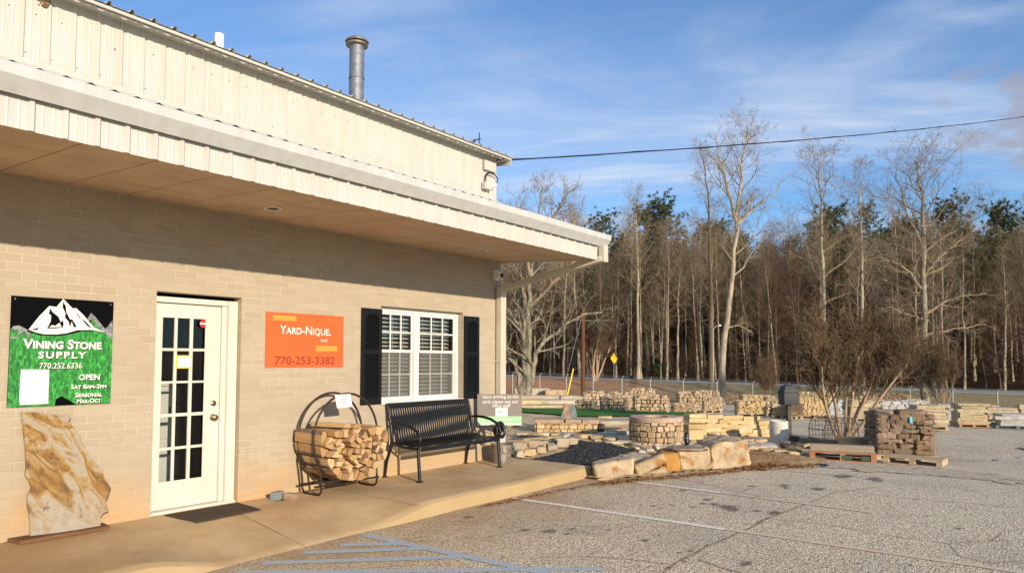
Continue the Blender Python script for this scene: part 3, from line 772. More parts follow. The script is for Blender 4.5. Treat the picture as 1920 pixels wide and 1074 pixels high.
def ribbed(mb, x0, x1, fn, period, hgt, rw=.022, minor=.0025):
    """panel profile along X; fn(x, depth) -> (bottom point, top point)"""
    xs = []; k = math.floor(x0 / period)
    while k * period < x1 + period:
        c = k * period
        for dx, d in ((-rw, 0), (-rw * .45, hgt), (rw * .45, hgt), (rw, 0), (period * .33 - .008, 0), (period * .33, minor), (period * .33 + .008, 0), (period * .66 - .008, 0), (period * .66, minor), (period * .66 + .008, 0)):
            if x0 <= c + dx <= x1: xs.append((c + dx, d))
        k += 1
    xs = [(x0, 0)] + xs + [(x1, 0)]
    vs = []
    for x, d in xs: lo, hi = fn(x, d); vs += [lo, hi]
    mb.add(vs, [(2 * i, 2 * i + 2, 2 * i + 3, 2 * i + 1) for i in range(len(xs) - 1)])
YW = .15; XU = 8.45; ZB = 4.17; ZE = 4.825; YE = -.05
b = MB(); ribbed(b, XL, XU, lambda x, d: (Vector((x, YW - d, ZB - .12)), Vector((x, YW - d, ZE + .05))), .2, .016)
b.add([(XU, YW, 3.0), (XU, 13, 3.0), (XU, 13, 4.9), (XU, 6.5, 6.1), (XU, YW, ZE + .05)], [(0, 1, 2, 3, 4)])
b.add([(XL, YW, 3.0), (XL, 13, 3.0), (XL, 13, 4.9), (XL, 6.5, 6.1), (XL, YW, ZE + .05)], [(0, 1, 2, 3, 4)])
b.build('upper_wall', m['panel'], store)
b = MB(); rgb = random.Random(3)
for k in range(-12, 42):
    for z, o in ((4.26, .03), (4.62, .10)):
        if rgb.random() < .7: b.lathe([(.0, 0), (.006, 0.0), (.006, .004), (0, .006)], (k * .2 + o, YW - .004, z), 6)
for px, py, r in ((215, 93, .008), (73, 10, .006)): p = atY(px, py, YW); b.box(p.x - r, p.x + r, YW - .006, YW - .0015, p.z - r, p.z + r)
b.build('screw', m['rust'], store)
# the round patched hole near the top of the upper wall
p = atY(84, 3, YW - .01); b = MB()
b.prism([(p.x + .045 * math.cos(a) * (1 + .1 * math.sin(3 * a)), p.z + .055 * math.sin(a)) for a in [i * math.pi / 10 for i in range(20)]], wallfn(YW - .006), 0, .012)
b.build('patched_hole', simple('hole_foam', (.42, .30, .17), .95, (.12, .07, .04), 40, .9, 60, bdist=.02), store)
# main roof: ribbed sheets rising away from the eave, thin eave trim, rake end box
b = MB(); SL = .19
XRK = XU + .14
ribbed(b, XL - .2, XRK, lambda x, d: (Vector((x, YE - .03, ZE + .018 + d * 1.3)), Vector((x, 6.5, ZE + .018 + (6.5 - YE) * SL + d * 1.3))), .2, .026, .026, .004)
ribbed(b, XL - .2, XRK, lambda x, d: (Vector((x, 13.2, ZE + .018)), Vector((x, 6.5, ZE + .018 + (6.5 - YE) * SL + d))), .2, .026)
b.build('roof', m['roof'], store)
b = MB(); b.box(XL - .2, XRK - .005, YE - .008, YE + .004, ZE - .016, ZE + .014); b.box(XL - .2, XRK - .01, YE + .0045, YW + .05, ZE + .008, ZE + .013)
b.build('eave_trim', m['panel'], store, bevel=.003)
b = MB(); xs = [XL + i * .0125 for i in range(int((XRK - .03 - XL) / .0125))]; vs = []  # added wavy strip, shaped to scallop the eave shadow on the upper wall
for x in xs: vs += [(x, YE + .03, ZE), (x, YE + .03, ZE - .012 - .026 * abs(math.sin(math.pi * x / .1)) ** .7 * (1 if int(x / .1) % 2 else .7))]
b.add(vs, [(2 * i, 2 * i + 1, 2 * i + 3, 2 * i + 2) for i in range(len(xs) - 1)]); b.build('eave_shadow_strip', m['panel'], store)
b = MB(); b.prism([(YE, ZE - .03), (13, ZE - .03 + 0), (13, ZE + .03), (6.5, ZE + .03 + 6.6 * SL), (YE, ZE + .03)][:1] + [(YE + .02, ZE - .09), (YE + .5, ZE - .03), (6.5, ZE - .06 + 6.6 * SL), (6.5, ZE + .03 + 6.6 * SL), (YE, ZE + .03)], lambda a, c, d: Vector((XRK - .004 - d, a, c)), 0, .02)
b.box(XU + .01, XRK - .025, YE + .006, 6.3, ZE - .02, ZE - .012)
b.build('rake_trim', m['panel'], store)
# porch roof
b = MB(); YG = -1.73; ZG = 3.395; ZT = 4.10
ribbed(b, XL - .1, 8.55, lambda x, d: (Vector((x, YG, ZG + d)), Vector((x, YW - .004, ZT + d))), .2, .024, .026, .003)
b.build('porch_roof', m['roof'], store)
b = MB(); ribbed(b, XL, XU, lambda x, d: (Vector((x, YW - .03, ZT - .01)), Vector((x, YW - .03, ZT + .045))), .2, 0.0)
b.box(XL, XU, .06, .075, ZT - .035, ZT + .012)
b.build('roof_closure', m['rust'], store)
b = MB()  # flashing lapped over the rib tops
xs = [XL + i * .05 for i in range(int((XU - XL) / .05) + 1)]
vs = []
for x in xs:
    w = .008 * noise.noise(Vector((x * 2.2, 0, 0))) + .018 * max(0, math.cos(2 * math.pi * (x / .2 - .5))) ** .6
    vs += [(x, YW - .022, ZB + .035), (x, YW - .022, ZB - .012), (x, YW - .15, ZB - .070 + w), (x, YW - .155, ZB - .082 + w)]
b.add(vs, [(4 * i + j, 4 * i + j + 1, 4 * i + j + 5, 4 * i + j + 4) for i in range(len(xs) - 1) for j in range(3)])
b.build('flashing', m['panel'], store)
# gutter, fascia, soffit
b = MB(); prof = [(-1.725, 3.40), (-1.725, 3.255), (-1.745, 3.248), (-1.822, 3.342), (-1.826, 3.412), (-1.812, 3.420), (-1.806, 3.412), (-1.806, 3.35), (-1.74, 3.27)]
vs = []
xs = [XL - .1 + i * .25 for i in range(int((8.62 - XL + .1) / .25) + 1)] + [8.62]
for x in xs:
    w = .008 * noise.noise(Vector((x * .55, 4, 0)))
    vs += [(x, y + w * .4, z + w) for y, z in prof]
n = len(prof)
b.add(vs, [(i * n + j, i * n + j + 1, (i + 1) * n + j + 1, (i + 1) * n + j) for i in range(len(xs) - 1) for j in range(n - 1)])
e = (len(xs) - 1) * n; b.add(vs[e:e + 6], [(0, 1, 2, 3, 4, 5)])
b.build('gutter', m['gutter'], store, smooth=25)
XF = 8.42
b = MB(); ribbed(b, XL, XF, lambda x, d: (Vector((x, -1.697 - d, 3.052)), Vector((x, -1.697 - d, 3.38))), .1915, .018, .024)
b.add([(XF, -1.697, 3.052), (XF, -.0, 3.16), (XF, .0, 4.02), (XF, -1.697, 3.38)], [(0, 1, 2, 3)])
b.build('fascia', m['fascia'], store)
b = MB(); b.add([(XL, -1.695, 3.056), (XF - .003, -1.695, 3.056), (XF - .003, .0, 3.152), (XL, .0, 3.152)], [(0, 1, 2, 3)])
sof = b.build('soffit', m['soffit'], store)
for px, py in ((512, 391), (905, 469)):
    p = atZ(px, py, 3.10); b = MB(); b.lathe([(.085, .0), (.085, -.012), (.062, -.012), (.055, .012), (0, .02)], (p.x, p.y, 3.056 + (p.y + 1.695) / 1.695 * .096 - .002), 24)
    lt = b.build('recessed_light', m['plastic_white'], store, smooth=40)
    b = MB(); b.lathe([(.058, 0), (0, .001)], (p.x, p.y, 3.056 + (p.y + 1.695) / 1.695 * .096 - .010), 24); b.build('lamp_opening', m['plastic_black'], lt)
# downspout: drop from the gutter end, long slanted offset, pipe down the corner
b = MB(); a0 = Vector((8.50, -1.765, 3.26)); a1 = Vector((8.50, -1.765, 3.02)); a2 = Vector((8.30, -.075, 2.74)); a3 = Vector((8.30, -.06, .02))
def rectpipe(mb, p0, p1, w, d, ax):
    p0, p1 = Vector(p0), Vector(p1); dr = (p1 - p0).normalized(); s = Vector(ax); s = (s - dr * s.dot(dr)).normalized(); u = dr.cross(s)
    vs = [p + s * (w / 2) * i + u * (d / 2) * j for p in (p0, p1) for i, j in ((-1, -1), (1, -1), (1, 1), (-1, 1))]
    mb.add(vs, [(3, 2, 1, 0), (4, 5, 6, 7)] + [(i, (i + 1) % 4, 4 + (i + 1) % 4, 4 + i) for i in range(4)])
rectpipe(b, a0, a1, .12, .09, (1, 0, 0)); rectpipe(b, a1 + Vector((-.02, 0, .05)), a2 + Vector((0, 0, -.01)), .11, .085, (1, 0, 0)); rectpipe(b, a2 + Vector((0, 0, .03)), a3, .13, .095, (1, 0, 0))
dsp = b.build('downspout', m['downspout'], store, bevel=.006)
b = MB(); b.box(8.225, 8.375, -.115, -.003, 1.60, 1.63); b.box(8.225, 8.375, -.115, -.003, .55, .58); b.build('bracket', m['downspout'], dsp)
# door
door = MB(); Y0, Y1 = .115, .155
GX = [(3.247, 3.366), (3.403, 3.5215), (3.562, 3.683)]; GZd = [(1.746, 2.044), (1.423, 1.715), (1.106, 1.397), (.78, 1.07), (.449, .749)]
door.box(3.172, 3.232, Y0, Y1, .185, 2.185); door.box(3.698, 3.850, Y0, Y1, .185, 2.185)
door.box(3.232, 3.698, Y0, Y1, 2.060, 2.185); door.box(3.232, 3.698, Y0, Y1, .185, .433)
dr = door.build('door', m['white_paint'], store, bevel=.004)
b = MB()
b.box(3.230, 3.700, Y0 - .006, Y0 + .008, 2.044, 2.064); b.box(3.230, 3.700, Y0 - .006, Y0 + .008, .430, .450); b.box(3.230, 3.249, Y0 - .006, Y0 + .008, .450, 2.044); b.box(3.682, 3.700, Y0 - .006, Y0 + .008, .450, 2.044)
for (a, c) in ((3.366, 3.403), (3.5215, 3.562)): b.box(a + .004, c - .004, Y0 + .001, Y0 + .022, .450, 2.044)
for i in range(4): b.box(3.249, 3.682, Y0 - .001, Y0 + .020, GZd[i + 1][1] + .002, GZd[i][0] - .002)
b.build('glazing_bar', m['white_paint'], dr, bevel=.003)
b = MB(); b.add([(3.240, Y0 + .026, .44), (3.690, Y0 + .026, .44), (3.690, Y0 + .026, 2.05), (3.240, Y0 + .026, 2.05)], [(0, 1, 2, 3)]); b.build('pane', m['glass'], dr)
b = MB(); p = (3.785, Y0, 1.042)
def ylathe(mb, prof, c, n=20):
    k = len(mb.v); mb.lathe(prof, (0, 0, 0), n)
    for i in range(k, len(mb.v)): x, y, z = mb.v[i]; mb.v[i] = (c[0] + x, c[1] - z, c[2] + y)
ylathe(b, [(.034, 0), (.034, .006), (.012, .012), (.011, .03), (.022, .036), (.029, .05), (.028, .062), (.018, .07), (0, .072)], p); b.build('door_knob', m['brass'], dr, smooth=40)
b = MB(); ylathe(b, [(.030, 0), (.028, .012), (.020, .018), (0, .018)], (3.787, Y0, 1.185)); b.build('deadbolt', m['brass'], dr, smooth=40)
b = MB(); b.box(3.134, 3.170, .075, .16, .17, 2.19); b.box(3.853, 3.905, .095, .16, .17, 2.19); b.box(3.905, 4.008, .060, .16, .17, 2.245); b.box(3.134, 3.905, .075, .16, 2.19, 2.245)
b.box(3.134, 4.008, .03, .16, .150, .182)
b.build('door_frame', m['white_paint'], store, bevel=.005)
b = MB(); ylathe(b, [(.040, 0), (.040, .003), (0, .003)], (3.66, Y0 + .001, 2.0)); st_ = b.build('sticker', m['red_sticker'], dr, label='round red sticker in the top right door pane')
b = MB(); b.box(3.625, 3.695, Y0 - .0045, Y0 - .0025, 1.992, 2.008); b.build('lettering', m['white_letter'], st_)
b = MB(); b.box(3.388, 3.545, Y0 - .002, Y0 + .0005, 1.545, 1.675); nt = b.build('notice_card', m['yellow_sticker'], dr, label='white card with yellow edges behind the second row of panes')
b = MB(); b.box(3.405, 3.540, Y0 - .004, Y0 - .0022, 1.560, 1.662); b.build('card_face', m['paper'], nt)
b = MB(); b.box(3.40, 3.57, .55, .9, .16, 1.36); b.box(3.39, 3.58, .53, .92, 1.36, 1.39)  # added white box, stands in for a pale reflection in the left door panes
refl_box = thing('reflection_box', 'white box added inside the glass door to imitate a reflection in its left panes', 'reflection_box', (3.48, .7, .16)); b.build('box_body', m['vinyl'], refl_box, bevel=.006)
b = MB(); b.box(3.41, 3.56, .538, .549, .20, .78); b.box(3.41, 3.56, .538, .549, .82, 1.33); b.build('door', m['vinyl'], refl_box, bevel=.004)  # front panels of the added white box; its handles follow
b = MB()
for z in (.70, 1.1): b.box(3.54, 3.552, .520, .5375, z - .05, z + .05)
b.build('handle', m['plastic_black'], refl_box)
# window: two double hung units
b = MB(); YF = .095
b.box(5.942, 5.985, YF, .15, WZ0, WZ1); b.box(7.455, 7.503, YF, .15, WZ0, WZ1); b.box(5.985, 7.455, YF, .15, 2.268, WZ1); b.box(5.985, 7.455, YF - .01, .15, WZ0, 1.115); b.box(6.615, 6.705, YF - .006, .15, 1.115, 2.268)
b.box(WX0 + .002, WX1 - .002, -.03, YF - .012, WZ0 - .0, WZ0 + .022)
wf = b.build('window_frame', m['vinyl'], store, bevel=.004)
for x0, x1 in ((5.987, 6.613), (6.707, 7.453)):
    for k, (z0, z1, yy) in enumerate(((1.735, 2.266, .108), (1.117, 1.775, .124))):
        s = MB(); w = .034
        s.box(x0, x0 + w, yy, yy + .02, z0, z1); s.box(x1 - w, x1, yy, yy + .02, z0, z1); s.box(x0 + w, x1 - w, yy, yy + .02, z1 - w, z1); s.box(x0 + w, x1 - w, yy, yy + .02, z0, z0 + w + (.012 if k else 0))
        sh = s.build('sash', m['vinyl'], wf, bevel=.003)
        s = MB(); a, c = x0 + w, x1 - w
        for i in (1, 2): xm = lerp(a, c, i / 3); s.box(xm - .009, xm + .009, yy + .004, yy + .014, z0 + w, z1 - w)
        zm = (z0 + z1) / 2; s.box(a, c, yy + .005, yy + .013, zm - .009, zm + .009); s.build('glazing_bar', m['vinyl'], sh)
        s = MB(); s.add([(a, yy + .016, z0 + w), (c, yy + .016, z0 + w), (c, yy + .016, z1 - w), (a, yy + .016, z1 - w)], [(0, 1, 2, 3)]); s.build('pane', m['glass'], sh)
        if k: s = MB(); s.add([(a, yy - .011, z0 + w), (c, yy - .011, z0 + w), (c, yy - .011, z1 - w), (a, yy - .011, z1 - w)], [(0, 1, 2, 3)]); s.build('insect_screen', m['screen'], sh)
    b = MB(); nsl = 22
    for i in range(nsl):
        z = 1.14 + i * (2.24 - 1.14) / (nsl - 1); sag = .004 * noise.noise(Vector((x0, z * 7, 0)))
        vs = []
        for j in range(9):
            x = lerp(x0 + .012, x1 - (.012 if x0 < 6.5 else .06), j / 8); zz_ = z + sag + .004 * noise.noise(Vector((x * 4, z * 9, 2)))
            vs += [(x, .175, zz_ - .013), (x, .200, zz_ + .003), (x, .225, zz_ + .012)]
        b.add(vs, [(3 * j + t_, 3 * j + 3 + t_, 3 * j + 4 + t_, 3 * j + 1 + t_) for j in range(8) for t_ in range(2)])
    b.box(x0 + .01, x1 - .01, .165, .235, 2.235, 2.275)
    for fx in (.2, .5, .8): xx = lerp(x0, x1, fx); b.box(xx - .002, xx + .002, .172, .1735, 1.13, 2.24)
    b.build('blind', m['blind'], wf)
# shutters
for x0, x1 in ((5.612, 5.938), (7.512, 7.838)):
    b = MB(); z0, z1 = 1.082, 2.280; w = .052; zm = 1.735
    b.box(x0, x0 + w, -.03, -.003, z0, z1); b.box(x1 - w, x1, -.03, -.003, z0, z1); b.box(x0 + w, x1 - w, -.03, -.003, z0, z0 + .085); b.box(x0 + w, x1 - w, -.03, -.003, zm - .03, zm + .03)
    arch = [(x0 + w, z1), (x0 + w, z1 - .12)] + [(lerp(x0 + w, x1 - w, i / 12), z1 - .12 + .05 * math.sin(math.pi * i / 12)) for i in range(1, 12)] + [(x1 - w, z1 - .12), (x1 - w, z1)]
    b.prism(arch, wallfn(-.003), 0, .027)
    sh = b.build('shutter', m['shutter'], store, bevel=.003)
    b = MB()
    for za, zb in ((z0 + .085, zm - .03), (zm + .03, z1 - .075)):
        k = int((zb - za) / .0285)
        for i in range(k):
            z = za + (i + .5) * (zb - za) / k
            b.add([(x0 + w, -.006, z + .016), (x1 - w, -.006, z + .016), (x1 - w, -.026, z - .012), (x0 + w, -.026, z - .012), (x0 + w, -.006, z + .008), (x1 - w, -.006, z + .008), (x1 - w, -.022, z - .014), (x0 + w, -.022, z - .014)], [(0, 3, 2, 1), (4, 5, 6, 7), (2, 3, 7, 6)])
    b.build('louvre', m['shutter'], sh)
# flue pipe and white vent on the roof (fixed to the building)
p = atY(669, 120, 2.0); zr = ZE + .018 + 2.1 * SL
b = MB(); zt = atY(667, 78, 2.0).z; b.lathe([(.118, zr - zt - .1), (.118, -.03)], (p.x, 2.0, zt), 28)
b.lathe([(.122, -.62), (.127, -.62), (.127, -.60), (.120, -.60)], (p.x, 2.0, zt), 28)
fl = b.build('flue_pipe', m['galv'], store, smooth=40)
b = MB(); b.lathe([(.10, -.09), (.175, -.07), (.18, -.045), (.12, -.04), (.12, -.02), (.185, -.015), (.19, .0), (.165, .03), (0, .045)], (p.x, 2.0, zt), 28); b.build('flue_cap', m['dull_zinc'], fl, smooth=40)
p = atY(411, 72, 1.7); b = MB(); b.lathe([(.058, -.8), (.058, .05), (.050, .05), (.048, -.1)], (p.x, 1.7, p.z), 20); b.build('vent_pipe', m['plastic_white'], store, smooth=40)
# ------------------------------------------------------------------ voronoi cells for packed pieces
def clip(poly, px, py, nx_, ny_):
    out = []
    for i in range(len(poly)):
        a, c = poly[i], poly[(i + 1) % len(poly)]
        da = (a[0] - px) * nx_ + (a[1] - py) * ny_; dc = (c[0] - px) * nx_ + (c[1] - py) * ny_
        if da <= 0: out.append(a)
        if da * dc < 0: t = da / (da - dc); out.append((a[0] + (c[0] - a[0]) * t, a[1] + (c[1] - a[1]) * t))
    return out
def cells(pts, bound, shrink=.95, sx=1.0):
    res = []
    for i, p in enumerate(pts):
        poly = list(bound)
        for j, r in enumerate(pts):
            if i != j and abs(r[0] - p[0]) < 2.5 and len(poly) > 2:
                dx, dy = r[0] - p[0], (r[1] - p[1])
                poly = clip(poly, (p[0] + r[0]) / 2, (p[1] + r[1]) / 2, dx, dy)
        if len(poly) < 3: res.append(None); continue
        cx = sum(a for a, _ in poly) / len(poly); cy = sum(c for _, c in poly) / len(poly)
        res.append([(cx + (a - cx) * shrink, cy + (c - cy) * shrink) for a, c in poly])
    return res
def planehit(px, py, p0, nrm): d = ray(px, py); return EYE + d * ((Vector(p0) - EYE).dot(nrm) / d.dot(nrm))

# ------------------------------------------------------------------ the two wall signs
s1 = thing('shop_sign', 'square black and green sign with white mountains, lettering and opening hours on the brick wall', 'sign', (2.35, -.012, 1.237))
X0, X1, Z0, Z1 = 1.958, 2.743, 1.237, 2.151
def z6(a, c): p = atY(a / 4.474, 540 + c / 4.474, -.02); return (p.x, p.z)
b = MB(); b.box(X0, X1, -.014, -.002, Z0, Z1); b.build('panel', m['sign_black'], s1, bevel=.001)
def decal(pts, y, mat, name='panel_graphic', par=s1):
    b = MB(); P = [z6(*q) for q in pts]; P = [(min(max(x, X0 + .001), X1 - .001), min(max(z, Z0 + .001), Z1 - .001)) for x, z in P]
    b.prism(P, wallfn(y), 0, .0012); return b.build(name, mat, par, tri=True)
decal([(70, 430), (150, 405), (240, 350), (330, 380), (560, 390), (760, 330), (770, 250), (850, 330), (890, 380), (960, 420), (960, 1000), (40, 1010)], -.0142, m['sign_green'], 'grass_picture')
decal([(75, 345), (110, 320), (160, 312), (235, 350), (270, 400), (245, 418), (210, 365), (170, 385), (140, 420), (75, 425)], -.0156, m['sign_grey'], 'hill_picture')
decal([(735, 255), (765, 208), (800, 240), (885, 345), (945, 270), (945, 420), (920, 415), (870, 360), (820, 320), (775, 255), (745, 280)], -.0156, m['sign_grey'], 'hill_picture')
decal([(75, 345), (110, 350), (150, 345), (160, 375), (120, 400), (78, 415)], -.0168, m['sign_green'], 'hill_picture')
decal([(460, 1000), (470, 930), (520, 905), (600, 950), (640, 985), (640, 1000)], -.0156, m['sign_black'], 'grass_picture')
decal([(225, 362), (420, 152), (470, 160), (532, 88), (600, 168), (640, 172), (735, 268), (790, 340), (900, 372), (800, 362), (700, 360), (560, 392), (470, 402), (330, 395)], -.0162, m['sign_black'], 'mountain_shadow')
decal([(240, 348), (330, 235), (415, 150), (475, 158), (532, 90), (610, 170), (640, 168), (700, 225), (790, 330), (885, 370), (760, 350), (650, 352), (560, 378), (470, 388), (370, 386), (300, 372)], -.0176, m['white_letter'], 'mountain')
for P in ([(422, 168), (440, 200), (490, 240), (510, 285), (525, 270), (535, 300), (525, 330), (460, 338), (395, 338), (425, 280), (430, 230), (410, 215)],
          [(530, 115), (552, 150), (558, 205), (590, 265), (605, 260), (645, 325), (590, 332), (575, 280), (545, 245), (550, 210), (525, 160)],
          [(625, 180), (660, 240), (720, 280), (770, 338), (735, 320), (690, 265), (650, 225)], [(250, 350), (330, 330), (310, 352)]):
    decal(P, -.0190, m['sign_black'], 'mountain_rock')
for P in ([(410, 330), (440, 308), (460, 318), (500, 290), (515, 325)], [(588, 330), (600, 280), (620, 330)]): decal(P, -.0204, m['white_letter'], 'mountain_snow')
def sl(body, a0, a1, top, bot, **k):
    p0, p1 = z6(a0, bot), z6(a1, bot); pt = z6((a0 + a1) / 2, top); pb = z6((a0 + a1) / 2, bot)
    h = pt[1] - pb[1]; w = p1[0] - p0[0]; x = (p0[0] + p1[0]) / 2
    lettering(body, x + .006, pb[1] - .006, -.0165, w, h, m['sign_black'], s1, k.get('bold', .02), 'lettering_shadow', caps=k.get('caps', False), spacing=k.get('sp', 1))
    lettering(body, x, pb[1], -.0185, w, h, m['white_letter'], s1, k.get('bold', .02), caps=k.get('caps', False), spacing=k.get('sp', 1))
sl('Vining Stone', 192, 852, 430, 512, caps=True, bold=.034)
sl('SUPPLY', 320, 725, 532, 590, sp=1.25, bold=.035)
sl('770.252.6336', 330, 688, 625, 674, bold=.008)
sl('OPEN', 660, 838, 722, 770, bold=.03)
sl('Sat 8am-2pm', 596, 893, 805, 842, caps=True, bold=.03)
sl('Seasonal', 632, 858, 872, 912, caps=True, bold=.03)
sl('Mar-Oct', 645, 846, 924, 962, caps=True, bold=.03)
pn = thing('paper_notice', 'white sheet in a plastic sleeve taped over the lower left of the green sign', 'notice', (2.1, -.02, 1.26))
b = MB(); P = [z6(*q) for q in ((175, 682), (412, 682), (403, 968), (165, 980), (160, 940))]; b.prism(P, wallfn(-.0195), 0, .003); b.build('sheet', m['paper'], pn)
for i, (w, body) in enumerate(((.115, 'SEASONAL HOURS'), (.105, 'MONDAY - FRIDAY'), (.065, '8AM - 4PM'))):
    x, z = z6(288, 778 + i * 25); lettering(body, x, z, -.0232, w, None, m['ink'], pn)

for x in (X0 + .025, X1 - .025):
    for z in (Z0 + .025, Z1 - .025): b = MB(); ylathe(b, [(.007, 0), (.006, .003), (0, .004)], (x, -.0155, z), 8); b.build('screw', m['galv'], s1)
s2 = thing('orange_sign', 'orange sign with a name in white letters and a dark red phone number', 'sign', (4.82, -.01, 1.55))
b = MB(); b.box(4.297, 5.341, -.012, -.002, 1.550, 2.157); b.build('panel', m['orange'], s2, bevel=.001)
def z7(a, c): p = atY(480 + a / 7.672, 560 + c / 7.672, -.013); return (p.x, p.z)
for a in ((243, 225, 580, 330), (862, 668, 1165, 762)):
    (x0, z1), (x1, z0) = z7(a[0], a[1]), z7(a[2], a[3]); b = MB(); b.box(x0, x1, -.0150, -.0125, z0 + .004, z1 - .004); b.build('amber_block', m['amber'], s2)
def sl2(body, a0, a1, t0, b0, t1, b1, mat, **k):
    pa, pb = z7(a0, b0), z7(a1, b1); h = (z7(a0, t0)[1] - pa[1] + z7(a1, t1)[1] - pb[1]) / 2
    lettering(body, (pa[0] + pb[0]) / 2, (pa[1] + pb[1]) / 2, -.0145, pb[0] - pa[0], h, mat, s2, k.get('bold', .012), caps=k.get('caps', False))
for x in (4.325, 5.313):
    for z in (1.575, 2.132): b = MB(); ylathe(b, [(.008, 0), (.007, .003), (0, .004)], (x, -.0125, z), 8); b.build('screw', m['galv'], s2)
sl2('Yard-Nique.', 342, 1072, 372, 515, 420, 552, m['white_letter'], caps=True)
sl2('INC.', 935, 1045, 580, 620, 585, 625, m['white_letter'], bold=0)
sl2('770-253-3382', 268, 1132, 825, 948, 830, 946, m['maroon'], bold=.018)

# ------------------------------------------------------------------ cameras, junction box, aerial, cable
cm = thing('security_camera', 'white dome security camera under the soffit at the wall corner', 'camera', (8.235, -.02, 2.93))
b = MB(); b.box(8.18, 8.29, -.045, -.002, 2.86, 3.02); b.box(8.185, 8.265, -.12, -.045, 2.885, 2.99); b.build('housing', m['plastic_white'], cm, bevel=.008)
b = MB(); b.lathe([(.0, .035), (.02, .033), (.034, .015), (.036, 0)], (0, 0, 0), 20)
b.v = [(8.245 + x, -.122 - z, 2.935 + y) for x, y, z in b.v]; b.build('lens', m['lens'], cm, smooth=60)
jb = thing('utility_box', 'cream utility boxes with looping conduit on the upper metal wall', 'utility box', (8.2, .13, 4.3))
pA = atY(907, 300, YW - .03); pB = atY(928, 325, YW - .03); b = MB(); b.box(pA.x, pB.x, YW - .06, YW - .017, pB.z, pA.z); b.build('meter_plate', m['panel'], jb, bevel=.004)
pA = atY(906, 341, YW - .05); pB = atY(919, 358, YW - .05); b = MB(); b.box(pA.x, pB.x, YW - .10, YW - .017, pB.z, pA.z); b.build('box', m['fascia'], jb, bevel=.006)
b = MB(); pts = [atY(x, y, YW - .05) for x, y in ((915, 325), (911, 330), (910, 341))]; b.tube(pts, .012, 8)
pts = [atY(x, y, YW - .06) for x, y in ((912, 325), (920, 325), (928, 328), (933, 335), (932, 343))]; b.tube(pts, .010, 8); b.build('conduit', m['plastic_black'], jb, smooth=60)
pA = atY(924, 348, YW - .06); b = MB(); b.tube([atY(917, 347, YW - .06), atY(926, 348, YW - .08), atY(930, 347, YW - .10)], [.02, .03, .03], 12); b.build('flood_head', m['plastic_white'], jb, smooth=50)
an = thing('roof_aerial', 'small dark aerial standing on the edge of the main roof', 'aerial', atY(897, 268, .4))
b = MB(); T = lambda x, y: atY(x, y, .4)
b.tube([T(898.5, 272), T(898.5, 249)], .008, 6); b.tube([T(889, 265), T(893, 262), T(901, 261)], .009, 6); b.tube([T(889, 262), T(889, 267)], .016, 6); b.build('mast', m['black_metal'], an)
wr = thing('overhead_cable', 'thin black service cable running from the roof corner across the sky', 'cable', (XRK, YE, 4.8))
P0 = Vector((XRK - .01, YE + .04, ZE + .0)); D1 = ray(2150, 178); P1 = EYE + D1 * 34
pts = []
for i in range(41):
    t_ = i / 40; p = P0.lerp(P1, t_); p.z -= .62 * 4 * t_ * (1 - t_) * .55; pts.append(p)
b = MB(); b.tube(pts, .011, 6)
pts2 = [p + Vector((0, 0, .016 * math.cos(i * 1.9))) + Vector((.012 * math.sin(i * 1.9), 0, 0)) for i, p in enumerate(pts)]
b.tube(pts2, .006, 5); b.build('cable', m['plastic_black'], wr, smooth=60)

# ------------------------------------------------------------------ door mat, leaning slab, board, small rocks
mt = MB(); mt.add([], [])
P = [Vector((3.235, -.03, 0)), Vector((3.27, -.585, 0)), Vector((3.955, -.545, 0)), Vector((4.00, -.03, 0))]
k = 12; vs = []
for i in range(k + 1):
    for j in range(k + 1):
        p = P[0].lerp(P[3], i / k).lerp(P[1].lerp(P[2], i / k), j / k); ed = min(i, j, k - i, k - j)
        vs.append((p.x, p.y, walk_z(p.x, p.y) + (.006 if ed == 0 else .016) + .003 * noise.noise(Vector((p.x * 5, p.y * 5, 1)))))
mt.add(vs, [(i * (k + 1) + j, (i + 1) * (k + 1) + j, (i + 1) * (k + 1) + j + 1, i * (k + 1) + j + 1) for i in range(k) for j in range(k)])
tag(mt.build('door_mat', m['mat'], smooth=60), 'flat dark brown mat on the walk before the door', 'door mat')
nz = Vector((0, -1, .085)).normalized(); p0 = Vector((2.3, -.155, .2))
oz = lambda a, c: (a / 3.317, 750 + c / 3.317)
outl = [(135, 75), (180, 78), (235, 74), (300, 86), (350, 92), (440, 95), (436, 112), (425, 126), (455, 165), (490, 205), (512, 252), (530, 290), (560, 350), (600, 395), (645, 445), (650, 480), (692, 548), (680, 590), (658, 632), (675, 688), (645, 700), (628, 725), (626, 800), (560, 802), (430, 815), (300, 832), (190, 842), (188, 760), (172, 640), (175, 595), (196, 545), (182, 500), (162, 470), (166, 420), (160, 330), (156, 260), (146, 180)]
pts = [planehit(*oz(*q), p0, nz) for q in outl]
cen = sum(pts, Vector()) / len(pts); b = MB(); n = len(pts)
rings = []
for f, dd in ((1.0, .030), (1.0, .004), (.985, 0.0)):
    rings.append([cen + (p - cen) * f - nz * dd + Vector((noise.noise(p * 9) * .006, 0, noise.noise(p * 9 + Vector((5, 5, 5))) * .006)) for p in pts])
vs = [p for r in rings for p in r]
fs = [tuple(range(n))[::-1]] + [(r * n + i, r * n + (i + 1) % n, (r + 1) * n + (i + 1) % n, (r + 1) * n + i) for r in range(2) for i in range(n)] + [tuple(2 * n + i for i in range(n))]
b.add(vs, fs); tag(b.build('stone_slab', m['quartzite'], tri=True), 'big jagged gold and white stone slab leaning on the wall', 'stone slab')
b = MB(); pa, pb = atZ(22, 1010, .165), atZ(186, 988, .165)
vv = [(pa.x - .05, -.03), (pa.x - .02, -.215), (pb.x + .03, -.235), (pb.x + .05, -.05)]
